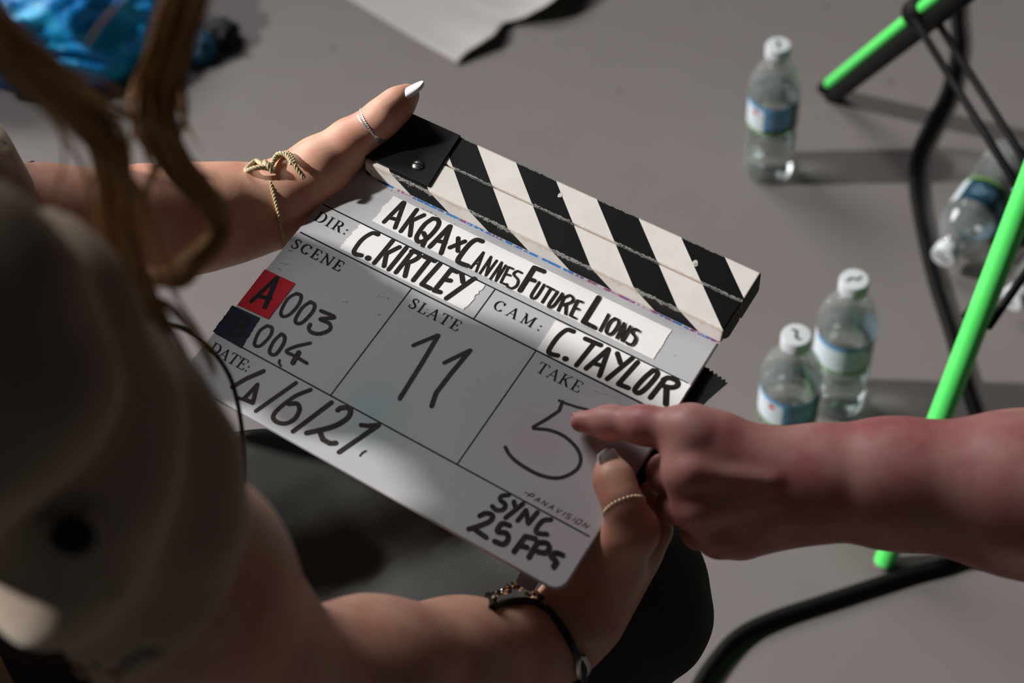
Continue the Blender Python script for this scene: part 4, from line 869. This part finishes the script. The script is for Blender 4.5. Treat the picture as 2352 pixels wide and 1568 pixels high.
jeans = npmesh('jeans', [S.mesh(0.0042, jean_post)], M_jean, who)
for an, sgn in ((ankR, -1), (ankL, 1)):
    S = SDF(); tx = np.array([1.0, 0.08 * sgn, 0])
    S.cap(an + [-.03, 0, -.045], an + [.02, 0, -.04], 42, 44, 20); S.cap(an + [.02, 0, -.045], an + tx * .15 + [0, 0, -.055], 42, 34, 20)
    def flat(ax, D):
        Z = ax[2][None, None, :]; return np.maximum(D, (0.002 - Z)).astype(np.float32)
    npmesh('shoe', [S.mesh(0.005, flat)], simple('black trainer', (20, 20, 21), 0.6, 60, 0.3), who)
# stool under the person
st = empty('stool', (hips[0] - .02, hips[1], 0), 'low wooden stool under the seated person', 'stool')
sx, sy = hips[0] - .02, hips[1]; M_wood = simple('brown wood', (92, 66, 46), 0.55, 30, 0.3)
vv, ff = prism([(sx + .19 * math.cos(a), sy + .19 * math.sin(a)) for a in np.linspace(0, 2 * math.pi, 41)[:-1]], 0.345, 0.375); bevel(mesh('seat', vv, ff, M_wood, st), .006)
for a in (45, 135, 225, 315):
    dx, dy = math.cos(math.radians(a)), math.sin(math.radians(a))
    vv, ff = tube([(sx + dx * .15, sy + dy * .15, .35), (sx + dx * .20, sy + dy * .20, 0.0)], [.018, .014], 14); mesh('leg', vv, ff, M_wood, st, True)

# ------------------------------------------------------------------ hair
k = NT('light brown hair'); co = k.obj()
k.p(Base_Color=k.mix(k.noise(co, 22, 3), lin((150, 114, 76)), lin((226, 186, 130))), Roughness=0.38); k.b.inputs['Specular IOR Level'].default_value = 0.4
M_hair = k.m
def lock(guide, rad, n, seed, thin=0.00038, wave=0.12):
    r = np.random.RandomState(seed); g = cr(guide, 9); m = len(g); t, a, b = frames(g); s_ = np.linspace(0, 1, m)
    R = np.interp(s_, np.linspace(0, 1, len(rad)), rad) * .001; out_v = []; out_f = []; base = 0
    for i in range(n):
        q = r.rand() ** .55; th_ = r.rand() * 6.283; ph_ = r.rand() * 6.283; fq = 2 + 3 * r.rand(); e0 = 1.0 - 0.12 * r.rand()
        off = (q * np.cos(th_ + wave * np.sin(fq * s_ * 3 + ph_)))[:, None] * a * R[:, None] + (q * np.sin(th_ + wave * np.cos(fq * s_ * 3 + ph_)))[:, None] * b * R[:, None]
        p = g + off; mm_ = int(m * e0); p = p[:mm_]
        rr = thin * (0.8 + .6 * r.rand()) * np.clip(6 * (1 - np.linspace(0, 1, mm_)), .3, 1)
        v, f = tube(p, rr, 4, False); out_v.append(np.array(v)); out_f.append(np.array(f) + base); base += len(v)
    return np.vstack(out_v), np.vstack(out_f)
def PP(l): return [P(*q) for q in l]
root1 = hd + hf * .05 - hl * .06 + hu * .06; root2 = hd - hl * .075 + hf * .0
locks = [
 (PP([(560, -420, .45), (470, -180, .50), (430, -30, .53), (395, 80, .54), (362, 190, .55), (360, 290, .55), (400, 375, .555), (450, 432, .56), (488, 474, .565), (504, 515, .57), (492, 553, .57), (455, 590, .57), (398, 628, .57), (338, 664, .57)]), [11, 10, 9, 8, 7, 6, 5, 5, 5, 3], 120, 1),
 (PP([(-200, -250, .40), (-60, 20, .46), (20, 110, .48), (110, 185, .50), (190, 245, .52), (240, 320, .53), (262, 410, .54), (266, 500, .55), (278, 590, .56), (310, 680, .565), (372, 800, .57), (430, 900, .575)]), [11, 10, 9, 8, 7.5, 7, 7, 7, 7, 6, 4], 150, 2),
 (PP([(-160, -60, .42), (0, 130, .47), (120, 235, .50), (230, 330, .52), (288, 430, .53), (300, 540, .55), (320, 640, .56), (345, 700, .56)]), [5, 5, 4.5, 4, 4, 4, 3], 36, 3),
 (PP([(430, -60, .53), (345, 120, .54), (303, 215, .55), (306, 280, .55), (330, 335, .555), (372, 385, .56)]), [2.4, 2, 1.6, 1.4, 1], 14, 4),
 (PP([(455, -60, .53), (415, 90, .54), (424, 200, .55), (428, 260, .55), (410, 330, .555)]), [2, 1.6, 1.4, 1], 10, 5),
 (PP([(420, 280, .55), (382, 345, .555), (352, 395, .56), (330, 470, .56), (345, 560, .565)]), [1.6, 1.3, 1.1], 9, 6),
 (PP([(300, 640, .56), (330, 720, .565), (400, 840, .57), (455, 930, .575), (520, 1010, .58), (548, 1075, .585)]), [8, 8, 7, 6, 3.5], 90, 7),
 (PP([(470, 560, .57), (425, 640, .575), (355, 640, .575), (330, 690, .57)]), [4, 4, 3], 30, 8),
 (PP([(345, 680, .565), (410, 720, .57), (470, 800, .575), (500, 880, .58)]), [3, 2, 1.5], 16, 9)]
rs = np.random.RandomState(21)
for i_ in range(26):
    b_ = locks[i_ % 3][0]; a0 = rs.randint(1, max(2, len(b_) - 5)); seg = b_[a0:a0 + 5]; off = rs.normal(size=3) * .007
    locks.append(([np.array(q) + off * (0.3 + 0.5 * j) + rs.normal(size=3) * .0010 for j, q in enumerate(seg)], [1.2, .8, .5], 3, 100 + i_))
hair_parts = [lock(g, r, n, sd) for g, r, n, sd in locks]
S = SDF()                                                       # hair over the head, above the frame
S.ell(hd - hf * .012 + hu * .012, np.array([hf, hl, hu]), (104, 86, 112), 12); S.ell(hd + hf * .085 - hu * .04, np.array([hf, hl, hu]), (62, 62, 78), 18, True)
S.cap(hd - hf * .07, mid + [-.10, 0, .02], 60, 50, 30); S.chain([hd + hl * .07 - hf * .01, np.array([-.325, .565, 1.02]), np.array([-.335, .578, .94]), np.array([-.345, .585, .87])], [34, 42, 42, 26], 20)  # the chain is an unseen far-side hair mass, added to shade the pointing arm
def hair_post(ax, D): return fold_noise(ax, D, lambda p: 0.003 * np.sin(np.arctan2((p - hd) @ hl, (p - hd) @ hf) * 34 + 3 * wav(p, 25, 4)), 0.02)
hair = npmesh('hair', hair_parts + [S.mesh(0.004, hair_post)], M_hair, who)

# thin dark cord round the neck
cp = [P(-60, 500, .56), P(120, 640, .62), P(270, 728, .70), P(362, 738, .74), P(420, 755, .76), P(478, 795, .77), P(520, 850, .77), P(541, 905, .77), P(555, 980, .78), P(562, 1060, .79), P(556, 1130, .80), P(520, 1200, .80)]
vv, ff = tube(cr(cp, 8), .0013, 8); tag(mesh('neck_cord', vv, ff, simple('dark brown cord', (24, 16, 14), 0.6), None, True), 'thin dark cord hanging in front of the shirt over the board corner', 'cord')

# ------------------------------------------------------------------ jewellery
M_silver = simple('silver', (222, 219, 214), 0.3, metal=0.75); M_gold = simple('pale gold', (222, 200, 165), 0.3, metal=0.75)
M_hemp = simple('beige hemp cord', (204, 188, 150), 0.8, 500, 0.35, 0.5, 700)
rc = PB(853, 291, 18.2); ax_ = unit(th[4] - th[3]) 
rg = empty('thumb_ring', rc, 'silver ring of two crossing bands on the thumb over the black hinge plate', 'ring')
for tilt in (0.15, -0.15):
    B = basis(ax_ + tilt * cam_u + tilt * .5 * cam_b, cam_b); lp = [rc + 0.001 * 12.6 * (math.cos(t) * B[1] + math.sin(t) * B[2]) for t in np.linspace(0, 2 * math.pi, 49)]
    vv, ff = tube(lp, .0013, 10, False); bd_ = mesh('band', vv, ff, M_silver, rg, True)
    if tilt < 0:
        bm = bmesh.new(); bmesh.ops.create_icosphere(bm, subdivisions=2, radius=.0008); me = bpy.data.meshes.new('stone'); bm.to_mesh(me); bm.free(); me.materials.append(M_silver)
        for t in np.linspace(0.2, 2.6, 20):
            p_ = rc + .001 * 13.3 * (math.cos(t) * B[1] + math.sin(t) * B[2]); o = bpy.data.objects.new('stone', me); col.objects.link(o); o.parent = rg; o.location = p_ - rc
rc = PB(1434, 1164, 10.0); ax_ = unit(unit(tm[4] - tm[3]) - .40 * cam_b); B = basis(ax_, cam_b)
rg = empty('thumb_ring', rc, 'fine gold beaded ring on the thumb at the lower right of the board', 'ring')
vv, ff = tube([rc + .001 * 11.6 * (math.cos(t) * B[1] + math.sin(t) * B[2]) for t in np.linspace(0, 2 * math.pi, 49)], .0007, 8, False); mesh('band', vv, ff, M_gold, rg, True)
bm = bmesh.new(); bmesh.ops.create_icosphere(bm, subdivisions=2, radius=.00125); me = bpy.data.meshes.new('bead'); bm.to_mesh(me); bm.free(); me.materials.append(M_gold)
for t in np.linspace(0, 2 * math.pi, 31)[:-1]:
    o = bpy.data.objects.new('bead', me); col.objects.link(o); o.parent = rg; o.location = .001 * 12.1 * (math.cos(t) * B[1] + math.sin(t) * B[2])
# hemp bracelet with its bow
wc = P(630, 477, 0.9655); ax_ = unit(wrL - fa[3]) ; B = basis(ax_ + .10 * cam_u, cam_b)
cb_ = empty('hemp_bracelet', wc, 'beige hemp cord bracelet tied in a bow on the wrist above the board', 'bracelet')
lp = np.array([wc + .001 * (30.2 * math.cos(t) * B[1] + 30.6 * math.sin(t) * B[2]) for t in np.linspace(0, 2 * math.pi, 97)])
def twist(p, r, rr, pitch, ph, n=8):
    p = np.asarray(p); t, a, b = frames(p); L = np.concatenate([[0], np.cumsum(np.linalg.norm(np.diff(p, axis=0), axis=1))]); g = L / pitch * 2 * math.pi + ph
    return tube(p + r * (np.cos(g)[:, None] * a + np.sin(g)[:, None] * b), rr, n)
mb = MB()
for ph_ in (0, math.pi): vv, ff = twist(cr(lp, 3), .0007, .00085, .0045, ph_, 7); mb.add(vv, ff)
mb.build('cord_loop', M_hemp, cb_, True)
bow = [[(622, 394, .937), (605, 388, .935), (588, 374, .938), (570, 388, .938), (566, 400, .936), (585, 403, .932), (606, 400, .932), (622, 396, .935)],
       [(620, 396, .934), (632, 378, .936), (648, 362, .937), (666, 358, .936), (678, 372, .935), (684, 388, .934), (700, 409, .936)],
       [(624, 398, .935), (640, 372, .934), (655, 366, .933), (668, 368, .934), (679, 384, .933)], [(614, 384, .934), (621, 395, .932), (630, 402, .935)]]
for q in bow:
    mb = MB(); g = cr([on(tLm, x_, y_, 2.6 + 900 * (.9365 - d_), .95)[0] if tLm.ray_cast(Vector(CAM), Vector(P(x_, y_, 1) - CAM).normalized())[0] is not None else P(x_, y_, d_ + .018) for x_, y_, d_ in q], 10)
    for ph_ in (0, 2.1, 4.2): vv, ff = twist(g, .0009, .00095, .007, ph_, 7); mb.add(vv, ff)
    mb.build('bow_strand', M_hemp, cb_, True)
# dark bracelet with sparkling beads on the lower wrist
wc = P(1268, 1478, 0.860); ax_ = unit(wrR - fr_[2]); B = basis(ax_ + .12 * cam_r, cam_b)
bb = empty('beaded_bracelet', wc, 'dark band bracelet with clustered sparkling beads on the wrist below the board', 'bracelet')
fp = [on(tRm, *q, 1.2, .86)[0] for q in ((1128, 1400), (1160, 1388), (1210, 1384), (1252, 1400), (1288, 1440), (1316, 1488), (1334, 1536), (1342, 1590))]
cw_ = wrR * .8 + fr_[2] * .2; fp = fp + [2 * cw_ - q for q in fp] + [fp[0]]
vv, ff = tube(cr(fp, 6), .0022, 10, False, 1.0); mesh('band', vv, ff, simple('brown leather', (34, 26, 22), 0.5, 200, 0.4), bb, True)
bm = bmesh.new(); bmesh.ops.create_icosphere(bm, subdivisions=1, radius=.0017); me = bpy.data.meshes.new('bead'); bm.to_mesh(me); bm.free(); me.materials.append(simple('faceted bead', (196, 184, 160), 0.12, metal=1.0))
me2 = me.copy(); me2.materials.clear(); me2.materials.append(simple('dark bead', (52, 40, 34), 0.2, metal=0.6))
rr_ = random.Random(3)
for i in range(46):
    s_ = rr_.random(); px = 1122 + 132 * s_; py = 1388 - 42 * math.sin(math.pi * min(1, s_ * 1.05)) + rr_.uniform(-8, 12) ; 
    o = bpy.data.objects.new('bead', me if rr_.random() < .6 else me2); col.objects.link(o); o.parent = bb; o.location = on(tRm, px, py, 2.0 + 2.5 * rr_.random(), .86)[0] - wc; o.scale = (rr_.uniform(.6, 1.1),) * 3; o.rotation_euler = (rr_.random() * 3, rr_.random() * 3, 0)
ch = [on(tRm, *q, 2.5, .85)[0] for q in ((1334, 1500), (1346, 1528), (1338, 1556), (1322, 1540), (1322, 1512), (1334, 1500))]
vv, ff = tube(cr(ch, 8), .0016, 10, False); mesh('charm', vv, ff, M_silver, bb, True)
B2 = basis(P(1228, 1345, .84) - P(1192, 1325, .84), cam_b); c0 = P(1211, 1334, .842); mb = MB()
vv, ff = prism([(6.2 * math.copysign(abs(math.cos(t)) ** .5, math.cos(t)), 4.6 * math.copysign(abs(math.sin(t)) ** .5, math.sin(t))) for t in np.linspace(0, 2 * math.pi, 25)[:-1]], -1.5, 1.5)
tg = mesh('tag', [c0 + .001 * (B2[0] * x + B2[1] * y + B2[2] * z) for x, y, z in vv], ff, simple('white plastic', (200, 202, 210), 0.4), bb)

# ------------------------------------------------------------------ the person pointing from the right
S = SDF()
tip = PB(1334, 968, 8.5)
ix = [P(1640, 1010, 0.806), P(1585, 992, 0.806), P(1480, 976, 0.818), P(1400, 970, 0.832), tip]
w2 = P(1905, 1104, 0.806); el2 = P(2780, 1200, 0.745)
S.chain(ix, [14.5, 13.0, 10.6, 9.2, 6.4], 7)
S.chain([w2, P(2050, 1110, .80), P(2352, 1134, .785), el2], [29, 32, 41.5, 46], 25)
mc2 = [P(1592, 1000, .808), P(1580, 1085, .800), P(1600, 1165, .804), P(1650, 1228, .814)]
for q, r0, r1 in zip(mc2, (24, 24, 23, 22), (13.5, 14.5, 14, 13)): S.cap(w2 + (q - w2) * .08, q, r0, r1, 14)
S.cap(P(1860, 1120, .815), P(1700, 1200, .835), 27, 22, 18)
for i, q in enumerate(mc2[1:]):
    a1 = q + (-.010 + .002 * i) * cam_r - .040 * cam_b - .004 * cam_u; a2 = a1 + .022 * cam_r - .014 * cam_b; a3 = a2 + .020 * cam_r + .008 * cam_b
    S.chain([q, a1, a2, a3], [12.8 - i * .4, 11 - i * .5, 9.8 - i * .4, 8.6], 4)
tb2 = [w2 - .016 * cam_b - .002 * cam_u - .02 * cam_r, P(1745, 1070, .850), P(1655, 1075, .862), P(1605, 1080, .866)]
S.chain(tb2, [20, 14, 11.5, 9], 8)
for q, s_ in zip(mc2, (3.0, 4.6, 4.2, 3.4)): S.ell(q + cam_b * .009 + cam_r * .002, np.eye(3), (9, 9, 9), 6)
for q in (mc2[1], mc2[2]): S.cap(q + cam_b * .0125 + .012 * cam_r, q * .45 + w2 * .55 + cam_b * .0205, 2.6, 1.8, 8)
arm2 = S.mesh(0.0019)
sh2 = np.array([0.80, 0.10, 1.28]); mid2 = np.array([0.93, 0.02, 1.30]); hip2 = np.array([1.02, -0.12, 0.92]); hd2 = np.array([0.86, 0.16, 1.53])
S = SDF(); S.chain([el2, el2 * .5 + sh2 * .5, sh2], [46, 52, 58], 25); S.cap(sh2, mid2 * 2 - sh2, 60, 60, 40); S.cap(mid2, hip2, 120, 120, 60)
S.cap(mid2 + [0, 0, .02], hd2 - [0, 0, .08], 60, 56, 25); f2 = unit([-.62, .45, -.45]); u2 = unit(np.array([0, 0, 1]) - f2[2] * f2); l2 = np.cross(u2, f2); A2 = np.array([f2, l2, u2])
S.ell(hd2, A2, (100, 78, 112), 15); S.ell(hd2 + f2 * .035 - u2 * .062, A2, (56, 54, 50), 25); S.cap(hd2 + f2 * .098 + u2 * .012, hd2 + f2 * .118 - u2 * .022, 8, 12, 10); S.ell(hd2 + f2 * .090 - u2 * .056, A2, (9, 24, 8), 6)
for s in (-1, 1): S.ell(hd2 + f2 * .086 + l2 * s * .033 + u2 * .008, A2, (13, 15, 9), 6, True); S.ell(hd2 + f2 * .078 + l2 * s * .033 + u2 * .008, A2, (12, 14, 11), 3); S.ell(hd2 + l2 * s * .078, A2, (18, 8, 30), 6)
ptr = empty('person', (hip2[0], hip2[1], 0), 'person reaching in from the right, bare forearm with index finger pointing at the board', 'person')
npmesh('body', [arm2, S.mesh(0.006)], M_skin2, ptr)
nail(ptr, tip + cam_b * -.002 + cam_u * .0052 - cam_r * .001, P(1300, 962, .84) - P(1400, 972, .84), cam_u * .9 + cam_b * .12, 10, 9, M_nail2, 0.8)
S = SDF(); S.chain([sh2, sh2 * .45 + el2 * .55], [72, 68], 25); S.cap(sh2, mid2 * 2 - sh2, 82, 82, 40); S.cap(mid2 + [0, 0, .0], hip2, 140, 142, 60); S.cap(mid2 + [0, 0, .03], mid2 + [-.01, .02, .07], 90, 70, 40)
npmesh('t_shirt', [S.mesh(0.007, lambda ax, D: fold_noise(ax, D, lambda p: .005 * wav(p, 40, 31), .03))], simple('black cotton', (22, 22, 24), 0.85, 20, 0.2), ptr)
S = SDF(); S.cap(hip2 + [0, -.05, -.02], hip2 + [0, .07, -.02], 132, 132, 40)
for dy in (-.10, .10): S.chain([hip2 + [0, dy * .8, -.05], np.array([hip2[0] - .02, hip2[1] + dy, .50]), np.array([hip2[0], hip2[1] + dy, .10])], [98, 72, 58], 30)
npmesh('trousers', [S.mesh(0.008, lambda ax, D: fold_noise(ax, D, lambda p: .004 * wav(p, 40, 37), .03))], M_jean, ptr)
for dy in (-.10, .10):
    an = np.array([hip2[0], hip2[1] + dy, .09]); S = SDF(); S.cap(an + [0.03, 0, -.045], an + [-.14, 0.03, -.055], 44, 36, 20)
    npmesh('shoe', [S.mesh(0.006, lambda ax, D: np.maximum(D, .002 - ax[2][None, None, :]).astype(np.float32))], simple('dark trainer', (24, 24, 26), 0.6), ptr)
S = SDF(); S.ell(hd2 - f2 * .015 + u2 * .018, A2, (106, 88, 112), 12); S.ell(hd2 + f2 * .09 - u2 * .05, A2, (66, 70, 82), 16, True)
npmesh('hair', [S.mesh(0.006)], simple('dark brown hair', (44, 32, 24), 0.5, 60, 0.4), ptr)
